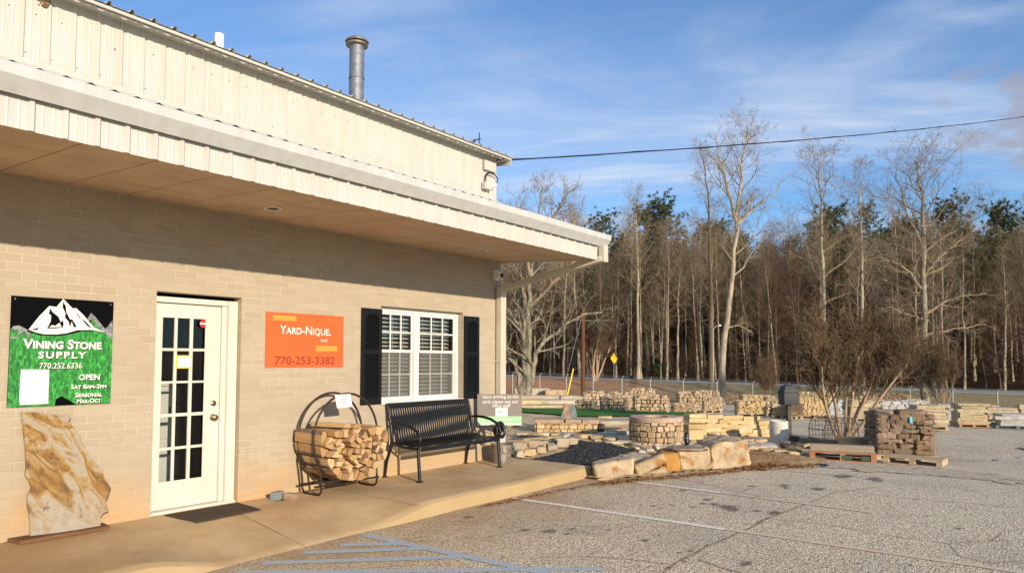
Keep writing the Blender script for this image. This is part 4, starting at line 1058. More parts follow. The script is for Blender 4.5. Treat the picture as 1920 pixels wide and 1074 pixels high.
b.prism(vv, lambda x, y, d: Vector((x, y, d)), .160, .192); tag(b.build('wooden_board', m['board'], bevel=.004), 'dark brown board lying under the leaning stone slab', 'board')
for px, py, sz, sd, lab, mm in ((521, 937, (.13, .12, .10), 3, 'blue grey chunk of rock, the left of the pair by the log rack', 'bluerock'), (546, 937, (.14, .16, .085), 8, 'rusty brown rock lying beside the foot of the log rack', 'redrock')):
    p = atZ(px, py, .16); b = MB(); rock(b, (p.x, p.y, .155 + sz[2] * .46), sz, .4, sd, .7, .16, 4); tag(b.build('rock', m[mm], smooth=35), lab, 'rock')
p = atZ(2, 1012, .16); fl = thing('ground_light', 'small blue grey floodlight on a bent wire stand at the wall foot', 'floodlight', (p.x, p.y, .16))
b = MB(); b.box(p.x - .09, p.x + .055, p.y - .05, p.y + .05, .19, .265); b.build('lamp_head', m['bluerock'], fl, bevel=.018)
b = MB(); b.tube([(p.x + .05, p.y - .03, .23), (p.x + .06, p.y - .06, .20), (p.x + .055, p.y - .09, .162), (p.x - .02, p.y - .14, .162)], .005, 6); b.tube([(p.x + .05, p.y - .10, .163), (p.x + .17, p.y - .13, .163), (p.x + .14, p.y - .16, .163)], .004, 6); b.build('stand', m['galv'], fl)

# ------------------------------------------------------------------ bench
bn = thing('bench', 'black metal slatted bench with curved arms under the window', 'bench', (6.79, -.35, .158))
BX0, BX1 = 6.02, 7.56
prof = [(-.045, 1.075), (-.062, 1.02), (-.09, .93), (-.12, .80), (-.145, .70), (-.172, .632), (-.215, .592), (-.28, .578), (-.40, .574), (-.52, .582), (-.60, .586), (-.638, .572), (-.65, .545)]
def sweep(mb, x, w, th, pr):
    vs = []
    for i, (y, z) in enumerate(pr):
        a, c = pr[max(0, i - 1)], pr[min(len(pr) - 1, i + 1)]; d = Vector((c[0] - a[0], c[1] - a[1])).normalized(); nn = Vector((-d.y, d.x)) * th / 2
        vs += [(x - w / 2, y + nn.x, z + nn.y), (x + w / 2, y + nn.x, z + nn.y), (x + w / 2, y - nn.x, z - nn.y), (x - w / 2, y - nn.x, z - nn.y)]
    k = len(pr)
    mb.add(vs, [(4 * i + j, 4 * i + (j + 1) % 4, 4 * i + 4 + (j + 1) % 4, 4 * i + 4 + j) for i in range(k - 1) for j in range(4)] + [(3, 2, 1, 0), tuple(4 * k - 4 + j for j in range(4))])
bk_, se = MB(), MB(); NSL = 36
for i in range(NSL):
    x = lerp(BX0 + .045, BX1 - .045, i / (NSL - 1)); sweep(bk_, x, .0245, .006, prof[:6]); sweep(se, x, .0245, .006, prof[5:])
bk_.box(BX0 + .02, BX1 - .02, -.058, -.036, 1.030, 1.088); bk_.box(BX0 + .02, BX1 - .02, -.106, -.092, .885, .925)
se.box(BX0 + .02, BX1 - .02, -.660, -.640, .525, .566); se.box(BX0 + .02, BX1 - .02, -.19, -.165, .575, .612); se.box(BX0 + .02, BX1 - .02, -.42, -.38, .552, .566)
bk_.build('backrest', m['black_metal'], bn); se.build('seat', m['black_metal'], bn)
for x in (BX0, BX1):
    b = MB(); b.tube([(x, -.005, .162), (x, -.045, .36), (x, -.12, .54), (x, -.145, .64), (x, -.115, .82), (x, -.075, .98), (x, -.04, 1.085)], [.021, .021, .021, .021, .02, .019, .018], 10)
    b.lathe([(.045, 0), (.045, .008), (.02, .014)], (x, -.005, .160), 14); b.build('leg', m['black_metal'], bn, smooth=50)
    b = MB(); b.tube([(x, -.64, .162), (x, -.622, .36), (x, -.605, .55)], .021, 10); b.lathe([(.045, 0), (.045, .008), (.02, .014)], (x, -.64, .160), 14); b.build('leg', m['black_metal'], bn, smooth=50)
    b = MB(); b.tube([(x, -.14, .60), (x, -.35, .553), (x, -.605, .553)], .016, 8); b.build('side_rail', m['black_metal'], bn, smooth=50)
    b = MB(); b.tube([(x, -.105, .835), (x, -.20, .842), (x, -.34, .838), (x, -.48, .812), (x, -.58, .765), (x, -.635, .70), (x, -.645, .645), (x, -.625, .595), (x, -.60, .56)], [.014, .018, .02, .02, .019, .018, .017, .016, .016], 10); b.build('arm', m['black_metal'], bn, smooth=50)

# ------------------------------------------------------------------ log rack and its firewood
CXr, CZr, RH = 5.075, .765, .468
rk = thing('log_rack', 'round dark iron hoop rack full of split firewood against the wall', 'log rack', (CXr, -.3, .16))
YFh, YRh = -.44, -.13
for y, dx in ((YFh, -.01), (YRh, .02)):
    b = MB(); b.tube([(CXr + dx + .447 * math.cos(a), y, CZr + .49 * math.sin(a)) for a in [i * 2 * math.pi / 56 for i in range(56)]], .0125, 8, closed=True); b.build('hoop', m['hoop_metal'], rk, smooth=60)
for s, xb in ((-1, 4.72), (1, 5.50)):
    b = MB(); xo = CXr + s * .40
    b.tube([(xo, YFh - .015, CZr - .20), (xb, YFh - .015, .30), (xb, YFh - .015, .215), (xb, YFh + .02, .178), (xb, YFh + .06, .172), (xb, YRh - .06, .172), (xb, YRh - .02, .178), (xb, YRh + .015, .215), (xb, YRh + .015, .30), (xo, YRh + .015, CZr - .20)], .0125, 8); b.build('leg', m['hoop_metal'], rk, smooth=60)
b = MB()
for y in (YFh + .02, YRh - .02): b.tube([(4.66, y, .265), (5.56, y, .265)], .0125, 8)
b.build('cross_bar', m['hoop_metal'], rk, smooth=60)
rg = random.Random(21); pts = []; sp = .075; r_in = .415; ztop = .885
j = 0; z = CZr - r_in - .02
while z < ztop:
    x = CXr - r_in + (sp / 2 if j % 2 else 0)
    while x < CXr + r_in:
        qx, qz = x + rg.uniform(-.036, .036), z + rg.uniform(-.03, .03)
        if math.hypot(qx - CXr, (qz - CZr) * .96) < r_in and qz < ztop - .035: pts.append((qx, qz))
        x += sp
    z += sp * .80; j += 1
bound = [(CXr + (r_in + .035) * math.cos(a), CZr + (r_in + .055) * math.sin(a)) for a in [i * 2 * math.pi / 40 for i in range(40)]]
bound = clip(bound, 0, ztop, 0, 1)
logn = 0
for i, poly in enumerate(cells(pts, bound, .90)):
    if not poly: continue
    cx = sum(a for a, _ in poly) / len(poly); cz = sum(c for _, c in poly) / len(poly)
    poly = [(cx + (a - cx) * rg.uniform(.80, 1.04), cz + (c - cz) * rg.uniform(.80, 1.04)) for a, c in poly]
    y0 = -.60 + rg.uniform(-.07, .07) - (.03 if cz > .80 else 0); ln = rg.uniform(.45, .53); ya, yb = rg.uniform(-.016, .016), rg.uniform(-.02, .02)
    b = MB(); n = len(poly); segs = 4; vs = []
    for s in range(segs + 1):
        f = s / segs; k = 1 + .05 * noise.noise(Vector((i, f * 3, 0))) - (.03 if s in (0, segs) else 0)
        for (a, c) in poly: vs.append((cx + (a - cx) * k + ya * f, y0 + ln * f + .012 * noise.noise(Vector((a * 40, c * 40, s))), cz + (c - cz) * k + yb * f))
    b.cur = 0; b.add([(x - cx, y - y0, z - cz) for x, y, z in vs], [tuple(range(n))])
    e0 = rg.random()
    for s in range(segs):
        for q_ in range(n): b.cur = 1 if ((q_ * 7 + i) % 5 == 0) else 0; b.f.append((s * n + q_, s * n + (q_ + 1) % n, (s + 1) * n + (q_ + 1) % n, (s + 1) * n + q_)); b.mi.append(b.cur)
    b.cur = 0; b.f.append(tuple(segs * n + q_ for q_ in range(n))); b.mi.append(0); b.cur = 1
    o = b.build('firewood_log', [m['log'], m['log_bark']]); o.location = (cx, y0, cz)
    tag(o, 'split firewood log packed in the round iron rack', 'log', 'firewood logs in the rack'); logn += 1
for lx, lz, rz_, ln in ((4.93, .915, .18, .5), (5.06, .90, .10, .45)):     # two loose ones on top
    b = MB(); b.prism([(-.055, -.02), (.05, -.03), (.06, .012), (-.02, .03)], lambda a, c, d: Vector((a, d, c)), 0, ln); o = b.build('firewood_log', m['log'], bevel=.004); o.location = (lx, -.62, lz); o.rotation_euler = (0, 0, rz_)
    tag(o, 'split firewood log packed in the round iron rack', 'log', 'firewood logs in the rack')
pp = thing('paper_sign', 'white paper sheet hung from the top of the log rack', 'notice', (4.97, -.46, 1.1))
pc = [atY(x, y, -.462) for x, y in ((628, 740), (657, 738), (661, 762), (632, 765))]
b = MB(); b.add([p for p in pc] + [p + Vector((0, .003, 0)) for p in pc], [(0, 1, 2, 3), (7, 6, 5, 4), (0, 4, 5, 1), (1, 5, 6, 2), (2, 6, 7, 3), (3, 7, 4, 0)]); b.build('sheet', m['paper'], pp)
b = MB()
for i, w in enumerate((.11, .12, .10, .07)):
    z = 1.222 - i * .032; x = (pc[0].x + pc[1].x) / 2 + .006; b.box(x - w / 2, x + w / 2, -.4645, -.4632, z, z + .008)
b.build('lettering', m['ink'], pp)

# ------------------------------------------------------------------ yard sign in its bucket
bc = Vector((7.95, -.36, .16))
bu = thing('bucket', 'dented galvanised bucket holding the yard sign at the end of the bench', 'bucket', bc)
b = MB(); b.lathe([(0, .004), (.128, .004), (.132, .0), (.150, .15), (.158, .255), (.165, .262), (.160, .268), (.150, .26), (.142, .15), (.12, .02), (0, .02)], bc, 30); b.lathe([(.155, .205), (.160, .210), (.159, .216), (.1555, .220)], bc, 30); b.build('pail', m['dull_zinc'], bu, smooth=35)
b = MB(); b.tube([bc + Vector((.158 * math.cos(a) * 1.02, .16 * math.sin(a) * .2 - .155, .24 - .12 * math.sin(a))) for a in [i * math.pi / 12 for i in range(13)]], .004, 6); b.build('handle', m['galv'], bu)
ys = thing('yard_sign', 'grey notice board with a mint green band on wire legs beside the bench', 'sign', (7.95, -.36, .3))
Dp = DL(bc.x, bc.y)[0] - .05; Rv = Vector((RX, RY, 0)); Fv = Vector((HX, HY, 0))
def sp3(px, py, out=0.0): d = ray(px, py); return EYE + d * ((Dp - out) / (d.x * HX + d.y * HY))
c0, c1 = sp3(893, 739), sp3(979, 796)
def slab3(px0, px1, py0, py1, out, th, mat, name):
    A = [sp3(px0, py1, out), sp3(px1, py1, out), sp3(px1, py0, out), sp3(px0, py0, out)]
    A[1].z = A[0].z; A[3].z = A[2].z
    b = MB(); b.add(A + [p + Fv * th for p in A], [(0, 1, 2, 3), (7, 6, 5, 4), (0, 4, 5, 1), (1, 5, 6, 2), (2, 6, 7, 3), (3, 7, 4, 0)]); return b.build(name, mat, ys)
slab3(895, 978.5, 738.5, 797, 0, .008, m['yard_grey'], 'board'); slab3(895.5, 978, 780, 793, .0012, .001, m['mint'], 'green_band'); slab3(929, 952, 764, 779.5, .0012, .001, m['paper'], 'logo_card'); slab3(895.5, 978, 793.2, 796.5, .0012, .001, m['paper'], 'lower_edge')
def yl(body, pxc, pyb, wpx, hpx, mat, bold=.01, name='lettering'):
    o = sp3(pxc, pyb, .0026); w = wpx / F * Dp; h = hpx / F * Dp
    M = Matrix.Translation(o) @ Matrix(((RX, HX, 0), (RY, HY, 0), (0, 0, 1))).to_4x4()
    lettering(body, 0, 0, 0, w, h, mat, ys, bold, name, rot=M)
yl('Upon arriving on the', 938, 748, 67, 7.6, m['white_letter']); yl('yard, please see our', 938, 757.5, 67, 8, m['white_letter']); yl('office staff', 940, 763, 34, 6.2, m['white_letter']); yl('We are glad you are here!', 944, 789, 56, 5, m['white_letter'], .004)
b = MB(); A = [sp3(*q, out=.0026) for q in ((934, 774), (938, 770), (940, 770), (944, 775), (941, 774), (939.5, 771.5), (937.5, 774))]; b.add(A, [tuple(range(7))]); b.build('logo_mark', m['ink'], ys)
b = MB()
for px in (930, 951): a = sp3(px, 792, -.014); b.tube([a, (a.x, a.y, .19)], .006, 6)
a, c = sp3(930, 801, -.014), sp3(951, 801, -.014); b.tube([a, c], .005, 6); a, c = sp3(930, 815, -.014), sp3(951, 800, -.014); b.tube([a, c], .003, 5)
b.build('leg', m['galv'], ys)
co = thing('cable_coil', 'black coiled hose hung on the right arm of the bench', 'hose coil', (7.72, -.5, .7)); b = MB()
for i in range(7):
    c = Vector((7.70, -.50, .655)) + Vector((rg.uniform(-.01, .02), rg.uniform(-.045, .045), rg.uniform(-.012, .012))); rr = rg.uniform(.07, .105)
    ax = Matrix.Rotation(rg.uniform(-.25, .25), 3, 'X') @ Matrix.Rotation(rg.uniform(-.3, .3) - YAW + .6, 3, 'Z')
    b.tube([c + ax @ Vector((rr * math.cos(a) * .8, 0, rr * 1.15 * math.sin(a))) for a in [k * 2 * math.pi / 22 for k in range(22)]], .013, 7, closed=True)
b.build('coil', m['plastic_black'], co, smooth=60)
# ------------------------------------------------------------------ garden display beside the walk
def inpoly(x, y, poly):
    c = False; j = len(poly) - 1
    for i in range(len(poly)):
        if (poly[i][1] > y) != (poly[j][1] > y) and x < (poly[j][0] - poly[i][0]) * (y - poly[i][1]) / (poly[j][1] - poly[i][1]) + poly[i][0]: c = not c
        j = i
    return c
def masked_sheet(name, poly, cell, mat, hf, wob=.06):
    xs = [p[0] for p in poly]; ys = [p[1] for p in poly]; x0, y0 = min(xs) - cell, min(ys) - cell
    nx_, ny_ = int((max(xs) - x0) / cell) + 2, int((max(ys) - y0) / cell) + 2
    ids = {}; b = MB()
    def vid(i, j):
        if (i, j) not in ids:
            x, y = x0 + i * cell, y0 + j * cell; ids[(i, j)] = len(b.v); b.v.append((x, y, hf(x, y))); b.t.append(0)
        return ids[(i, j)]
    for i in range(nx_):
        for j in range(ny_):
            x, y = x0 + (i + .5) * cell, y0 + (j + .5) * cell
            w = wob * noise.noise(Vector((x * 3, y * 3, 0))), wob * noise.noise(Vector((x * 3, y * 3, 7)))
            if inpoly(x + w[0], y + w[1], poly): b.f.append((vid(i, j), vid(i + 1, j), vid(i + 1, j + 1), vid(i, j + 1))); b.mi.append(0)
    return b.build(name, mat, smooth=70)
gz = lambda *px: [(p.x, p.y) for p in (onG(*q) for q in px)]
bed = gz((965, 860), (1116, 905), (1200, 897), (1340, 884), (1415, 872), (1470, 862), (1530, 852), (1530, 832), (1445, 812), (1330, 776), (1200, 776), (1050, 776), (900, 770), (900, 800))
structure(masked_sheet('garden_bed', bed, .08, m['dirt'], lambda x, y: G(x, y) + .045 + .018 * noise.noise(Vector((x * 2.5, y * 2.5, 0)))))
bp = [(p.x, p.y) for p in (atZ(*q, .115) for q in ((985, 861), (1000, 860), (1070, 842), (1077, 836), (1052, 829), (1012, 824), (966, 818), (978, 815), (1022, 817), (1088, 826), (1148, 831), (1192, 844), (1176, 856), (1160, 863), (1117, 872)))]
o = masked_sheet('gravel_bed', bp, .05, m['black_gravel'], lambda x, y: .112 + .014 * noise.noise(Vector((x * 4, y * 4, 0))) + .006 * noise.noise(Vector((x * 17, y * 17, 3))))
tag(o, 'bed of fine black gravel between the walk and the edging stones', 'gravel', kind='stuff')
b = MB(); rp_ = random.Random(4); bx0, bx1 = min(q[0] for q in bp), max(q[0] for q in bp); by0, by1 = min(q[1] for q in bp), max(q[1] for q in bp)
for _ in range(6500):
    x, y = rp_.uniform(bx0, bx1), rp_.uniform(by0, by1)
    if not inpoly(x, y, bp): continue
    s = rp_.uniform(.007, .017); z = .112 + .014 * noise.noise(Vector((x * 4, y * 4, 0))) + .006 * noise.noise(Vector((x * 17, y * 17, 3))) + s * .4; a = rp_.uniform(0, 3)
    c_, d_ = math.cos(a) * s, math.sin(a) * s; b.add([(x - c_, y - d_, z), (x + d_, y - c_, z), (x + c_, y + d_, z), (x - d_, y + c_, z), (x, y, z + s * rp_.uniform(.5, .9))], [(0, 1, 4), (1, 2, 4), (2, 3, 4), (3, 0, 4)])
tag(b.build('pebbles', m['black_gravel'], o), kind='stuff')
turf = gz((925, 767), (978, 768), (1150, 772), (1312, 776.5), (1300, 780), (1200, 784), (1120, 786), (1060, 783), (978, 776), (925, 774))
o = masked_sheet('artificial_turf', turf, .12, m['turf'], lambda x, y: G(x, y) + .085 + .02 * noise.noise(Vector((x * 1.4, y * 1.4, 0))), .1)
tag(o, 'long strip of bright green turf across the stone yard', 'turf', kind='stuff')
mound_p = gz((1395, 876), (1410, 850), (1430, 838), (1480, 846), (1545, 862), (1530, 874), (1440, 884), (1400, 884))
mc = onG(1440, 862)
structure(masked_sheet('leafy_mound', mound_p, .07, m['soil'], lambda x, y: G(x, y) + .03 + .11 * max(0, 1 - math.hypot(x - mc.x, y - mc.y) / 1.0) ** .8 + .02 * noise.noise(Vector((x * 4, y * 4, 0)))))

rg = random.Random(77)
def stone_at(px, py, wpx, hpx, dm, mat, label, group=None, seed=0, box=.72, amp=.1, turn=0.0, name='stone', cat='stone', up=.045, cuts=3, tilt=(0, 0), fine=.02):
    p = onG(px, py, up); k = depth(p) / F; w, h = wpx * k, hpx * k
    b = MB(); rock(b, (0, 0, h * .46), (w, dm, h), 0, seed, box, amp, cuts, tilt, tint=rg.uniform(.02, 1), fine=fine)
    o = b.build(name, mat, smooth=28); o.location = p; o.rotation_euler = (0, 0, YAW - math.pi / 2 + turn)
    o.location.x += HX * dm * .4; o.location.y += HY * dm * .4
    return tag(o, label, cat, group)
def boulder(poly, dm, by, mat, label, name='boulder', cat='boulder', amp=.03, seed=0, sub=4, taper=.92, up=0.0):
    """front outline at its own distance, real depth behind it, broken surface"""
    p0 = onG(sum(q[0] for q in poly) / len(poly), by, up); nrm = Vector((-HX, -HY, 0))
    P = [planehit(*q, p0, nrm) for q in poly]; cen = sum(P, Vector()) / len(P); n = len(P)
    Bk = [cen + (p - cen) * taper + Vector((HX, HY, 0)) * dm for p in P]
    for q in Bk: q.z = max(q.z, p0.z - .05)
    bm = bmesh.new(); vf = [bm.verts.new(p - cen) for p in P]; vb = [bm.verts.new(p - cen) for p in Bk]
    bm.faces.new(vf); bm.faces.new(vb[::-1])
    for i in range(n): bm.faces.new((vf[i], vb[i], vb[(i + 1) % n], vf[(i + 1) % n]))
    bmesh.ops.recalc_face_normals(bm, faces=bm.faces)
    bmesh.ops.bevel(bm, geom=list(bm.edges), offset=.025, segments=1, affect='EDGES', clamp_overlap=True)
    bmesh.ops.triangulate(bm, faces=bm.faces)
    for _ in range(sub): bmesh.ops.subdivide_edges(bm, edges=[e for e in bm.edges if e.calc_length() > .05], cuts=1, use_grid_fill=True)
    bmesh.ops.triangulate(bm, faces=bm.faces)
    for v in bm.verts:
        o = v.co + cen
        v.co += noise.noise_vector(o * 3.0 + Vector((seed, 0, 0))) * amp + noise.noise_vector(o * 8 + Vector((seed, 0, 0))) * amp * .55 + noise.noise_vector(o * 20 + Vector((seed, 0, 0))) * amp * .22
    me = bpy.data.meshes.new(name); bm.to_mesh(me); bm.free(); me.materials.append(mat); me.shade_smooth(); me.set_sharp_from_angle(angle=R(24))
    o = link(bpy.data.objects.new(name, me)); o.location = cen
    return tag(o, label, cat)
boulder([(1113, 872), (1189, 857), (1190, 893), (1120, 904)], .5, 902, m['boulder'], 'low squared tan boulder butted against the end of the walk', seed=2, amp=.025)
boulder([(1187, 873), (1244, 849), (1252, 868), (1196, 894)], .22, 894, m['boulder'], 'tilted smooth pale slab propped between two boulders by the lot', seed=9, amp=.012)
boulder([(1196, 892), (1250, 871), (1252, 887), (1205, 897)], .3, 893, m['boulder'], 'low tan wedge of stone under the tilted pale slab', seed=13, amp=.04)
boulder([(1242, 850), (1271, 848), (1276, 886), (1249, 889)], .5, 888, m['ochre'], 'rust orange boulder face between the pale slab and squared block', seed=4, amp=.03)
boulder([(1270, 846), (1331, 839), (1333, 880), (1275, 886)], .6, 885, m['boulder'], 'squared cream boulder left of the largest boulder', seed=6, amp=.03)
boulder([(1331, 842), (1338, 834), (1366, 828), (1399, 825), (1406, 848), (1412, 869), (1388, 875), (1335, 883)], .95, 882, m['boulder'], 'largest pale boulder with rusty streaks at the corner of the lot', seed=11, amp=.045)
stone_at(1205, 866, 82, 10, .5, m['flag'], 'flat slab lying on top of the row of boulders', seed=31, up=.16)
stone_at(1298, 846, 78, 6, .45, m['redrock'], 'thin reddish flat slab on the squared cream boulder', seed=32, up=.30)
gp_ = gz((1530, 868), (1600, 870), (1700, 874), (1800, 884), (1925, 898), (1925, 910), (1800, 897), (1660, 887), (1560, 880))
structure(masked_sheet('loose_gravel', gp_, .06, m['loose'], lambda x, y: G(x, y) + .020 + .01 * noise.noise(Vector((x * 9, y * 9, 0))), .5))
# curving edging stones round the black gravel
EDG = 'edging stones round the black gravel'
n_ = 0
def run(pts, wpx, hpx, mat, group, label, dm=.22, jit=3, up=.06, **k):
    global n_
    L = [math.dist(a, c) for a, c in zip(pts, pts[1:])]; tot = sum(L); s = 0.0
    while s < tot:
        w = wpx * rg.uniform(.75, 1.3); q = s + w / 2; i = 0
        while i < len(L) - 1 and q > L[i]: q -= L[i]; i += 1
        f = min(1, q / L[i]); x, y = lerp(pts[i][0], pts[i + 1][0], f), lerp(pts[i][1], pts[i + 1][1], f)
        n_ += 1; stone_at(x, y + rg.uniform(-jit, jit) * .4, w * 1.05, hpx * rg.uniform(.75, 1.2), dm * rg.uniform(.8, 1.3), mat if not isinstance(mat, list) else rg.choice(mat), label, group, seed=n_ + 100, turn=rg.uniform(-.3, .3), up=up, **k); s += w
TY = [m['tanstone'], m['yellowstone'], m['flag']]
run([(964, 858), (988, 855), (1030, 847), (1072, 838)], 21, 17, TY, EDG, 'rough tan edging stone between the walk and the black gravel')
run([(962, 846), (1000, 840), (1060, 831)], 24, 14, TY, 'stones heaped inside the edging', 'pale rough stone heaped behind the front edging stones', dm=.3)
run([(962, 833), (1010, 829), (1058, 825)], 22, 11, TY, 'stones heaped inside the edging', 'pale rough stone heaped behind the front edging stones', dm=.3)
run([(966, 820), (1020, 816), (1090, 821), (1150, 826), (1192, 838)], 24, 7, TY, 'flat stones beyond the gravel', 'flat tan stone edging the far side of the black gravel', dm=.26)
run([(1180, 862), (1196, 850), (1230, 845), (1265, 842), (1300, 838)], 17, 8, TY, 'stones at the foot of the fire pit', 'small pale stone lying at the foot of the round fire pit', dm=.2)
run([(1090, 822), (1120, 818), (1200, 812)], 30, 6, m['greystone'], 'grey kerb stones', 'long grey kerb stone behind the gravel bed', dm=.2, amp=.04, box=.9)
run([(1405, 846), (1440, 851), (1490, 858)], 21, 11, m['yellowstone'], 'yellow edging blocks near the mound', 'small yellow edging block along the leafy mound', dm=.18, box=.88, amp=.05)
SC = 'flat stones scattered over the garden'
rs_ = random.Random(55); made = 0
while made < 55:
    px, py = rs_.uniform(955, 1500), rs_.uniform(786, 856); q = onG(px, py, .05)
    if not inpoly(q.x, q.y, bed) or inpoly(q.x, q.y, bp) or inpoly(q.x, q.y, turf) or 1000 < px < 1130 and 780 < py < 812 or 1180 < px < 1295 and py < 842 or 1440 < px < 1482: continue
    made += 1; w_s = rs_.uniform(9, 30); stone_at(px, py, w_s, max(3, w_s * rs_.uniform(.16, .4)), rs_.uniform(.15, .45), rs_.choice(TY + [m['boulder']]), 'flat tan stone lying loose in the garden display', SC, seed=900 + made, turn=rs_.uniform(-.6, .6), up=.05)
# seat wall with cap and slabs
def masonry(mb, w, d, z0, z1, seed, sh=.1, sl=(.1, .2), prot=.02):
    r_ = random.Random(seed); z = z0
    while z < z1 - .02:
        h = min(r_.uniform(.8, 1.2) * sh, z1 - z)
        for side in range(4):
            L = w if side % 2 == 0 else d; x = -L / 2
            while x < L / 2 - .01:
                l = min(r_.uniform(*sl), L / 2 - x)
                if L / 2 - x - l < .04: l = L / 2 - x
                c = Matrix.Rotation(side * math.pi / 2, 3, 'Z') @ Vector((x + l / 2, -(d if side % 2 == 0 else w) / 2, z + h / 2))
                rock(mb, c, (l * .97, .08 + r_.uniform(0, prot), h * .96), side * math.pi / 2, r_.randint(0, 9999), .86, .05, 2); x += l
        z += h
    mb.tint = .5; mb.box(-w / 2 + .02, w / 2 - .02, -d / 2 + .02, d / 2 - .02, z0, z1); mb.tint = 0
def place(o, p, rz): o.location = p; o.rotation_euler = (0, 0, rz); return o
FACE = YAW - math.pi / 2                       # rz that turns local -Y toward the camera axis
p = onG(1064, 811, .045); k = depth(p) / F; w = 118 * k
sw = thing('seat_wall', 'low rectangular stone veneer wall with a pinkish flagstone cap', 'garden wall')
b = MB(); masonry(b, w * .93, .55, 0, 18 * k, 3, .09, (.09, .2)); b.build('stone_wall', m['yellowstone'], sw, smooth=28)
for i, (a, c, z) in enumerate(((-.52, -.02, 0), (-.02, .25, .004), (.25, .53, -.003))):
    b = MB(); rock(b, ((a + c) / 2 * w, 0, 18 * k + .035 + z), ((c - a) * w * .99, .68, .085), 0, i + 4, .93, .03, 4, tint=.2 + .3 * i); b.build('cap_stone', m['capstone'], sw, smooth=28)
place(sw, p + Vector((HX, HY, 0)) * .3, FACE - .10)
zc = p.z + 18 * k + .075
for i, (x0, x1, yt, lab) in enumerate(((1056, 1064, 765, 'thin grey slab edge, leftmost of the three slabs leaning on the seat wall'), (1057, 1071, 758, 'broad purplish grey slab, middle of the three leaning on the seat wall'), (1069, 1080, 760, 'grey slab leaning right, rightmost of the three on the seat wall'))):
    pp_ = EYE + ray((x0 + x1) / 2, 787) * ((p + Vector((HX, HY, 0)) * .35 - EYE).length / ray((x0 + x1) / 2, 787).length); kk = depth(pp_) / F
    b = MB(); rock(b, (0, 0, (786 - yt) * kk / 2), ((x1 - x0) * kk * (1.5 if i == 0 else 1.05), .06, (786 - yt) * kk), 0, 60 + i, .94, .03, 4, tilt=(-.1, (.22, .06, -.16)[i]), tint=.3 + .2 * i)
    o = b.build('slab', m['redrock'] if i == 1 else m['bluerock'], smooth=28); place(o, (pp_.x, pp_.y, zc - .01), FACE); tag(o, lab, 'stone slab')
# oval slab with rubble under it
stone_at(1158, 800, 74, 12, .8, m['flag'], 'large oval flat slab propped up beside the round fire pit', seed=71, amp=.06, box=.7, up=.16, cuts=5)
stone_at(1128, 812, 12, 18, .3, m['darkrock'], 'dark stone block propping up the oval slab', seed=72)
run([(1138, 813), (1165, 809), (1188, 813)], 13, 8, m['yellowstone'], 'rubble under the oval slab', 'small yellow rubble stone under the oval slab', dm=.15)
# round fire pit
p = onG(1240, 838, .02); k = depth(p) / F; rr = 46.5 * k; hh_ = 44 * k; cpos = p + Vector((HX, HY, 0)) * rr
fp = thing('fire_pit', 'round stone fire pit with a thick pinkish cap ring', 'fire pit')
b = MB(); r_ = random.Random(14); z = 0.0
while z < hh_ - .02:
    h = min(r_.uniform(.075, .14), hh_ - z); a = r_.uniform(0, .3); a_end = a + 2 * math.pi
    while a < a_end - .02:
        da = min(r_.uniform(.12, .34), a_end - a); c = a + da / 2
        rock(b, (rr * math.cos(c), rr * math.sin(c), z + h / 2 + r_.uniform(-.012, .012)), (rr * da * .97, .09 + r_.uniform(0, .03), h * r_.uniform(.82, 1.1)), c + math.pi / 2, r_.randint(0, 9999), .86, .06, 2); a += da
    z += h
b.tint = .5; b.lathe([(rr - .012, 0), (rr - .012, hh_)], (0, 0, 0), 40); b.lathe([(rr - .22, hh_), (rr - .22, .1), (0, .1)], (0, 0, 0), 40); b.tint = 0
b.build('stone_wall', m['tanstone'], fp, smooth=28)
for i in range(6):
    a0 = i * math.pi / 3 + .3; b = MB(); r1 = rr + .045; r0 = rr - .24
    vs = []; N = 10
    for j in range(N + 1):
        a = a0 + .006 + (math.pi / 3 - .012) * j / N
        for r, z in ((r0, hh_ + .002), (r1 - .01, hh_ + .002), (r1, hh_ + .012), (r1 + .004, hh_ + .085), (r1 - .012, hh_ + .10), (r0, hh_ + .10)): vs.append((r * math.cos(a), r * math.sin(a), z + .004 * noise.noise(Vector((a * 5, r * 5, z)))))
    b.add(vs, [(6 * j + t_, 6 * j + (t_ + 1) % 6, 6 * j + 6 + (t_ + 1) % 6, 6 * j + 6 + t_) for j in range(N) for t_ in range(6)] + [tuple(range(6)), tuple(6 * N + t_ for t_ in range(6))])
    b.v = [tuple(v) for v in b.v]; b.t = [.15 + .14 * i] * len(b.v); b.build('cap_stone', m['capstone'], fp, smooth=28)
place(fp, cpos, 0)
# stone bench and lantern
p = onG(1305, 831, .03); k = depth(p) / F; sb = thing('stone_bench', 'short stone bench block with an overhanging slab beside the fire pit', 'stone bench')
b = MB(); rock(b, (0, 0, 12.5 * k), (30 * k, .35, 26 * k), 0, 41, .92, .04, 4, tint=.3); b.build('pedestal', m['yellowstone'], sb, smooth=28)
b = MB(); rock(b, (.02, 0, 31 * k), (42 * k, .5, 10 * k), 0, 42, .9, .06, 4, tint=.6); b.build('seat_slab', m['yellowstone'], sb, smooth=28); place(sb, p + Vector((HX, HY, 0)) * .2, FACE + .1)
p = onG(1288, 834, .25); k = depth(p) / F; ln_ = thing('path_light', 'small black path light between the fire pit and stone bench', 'path light')
b = MB(); b.lathe([(.03, -.25), (.035, 0), (.035, 11 * k), (.030, 12 * k)], (0, 0, 0), 14); b.lathe([(.032, 15 * k), (.038, 16 * k), (.03, 22 * k), (.0, 25 * k)], (0, 0, 0), 14); b.build('body', m['plastic_black'], ln_, smooth=40)
b = MB(); b.lathe([(.029, 12 * k), (.029, 15 * k)], (0, 0, 0), 14); b.build('band', m['galv'], ln_, smooth=40); place(ln_, p, 0)
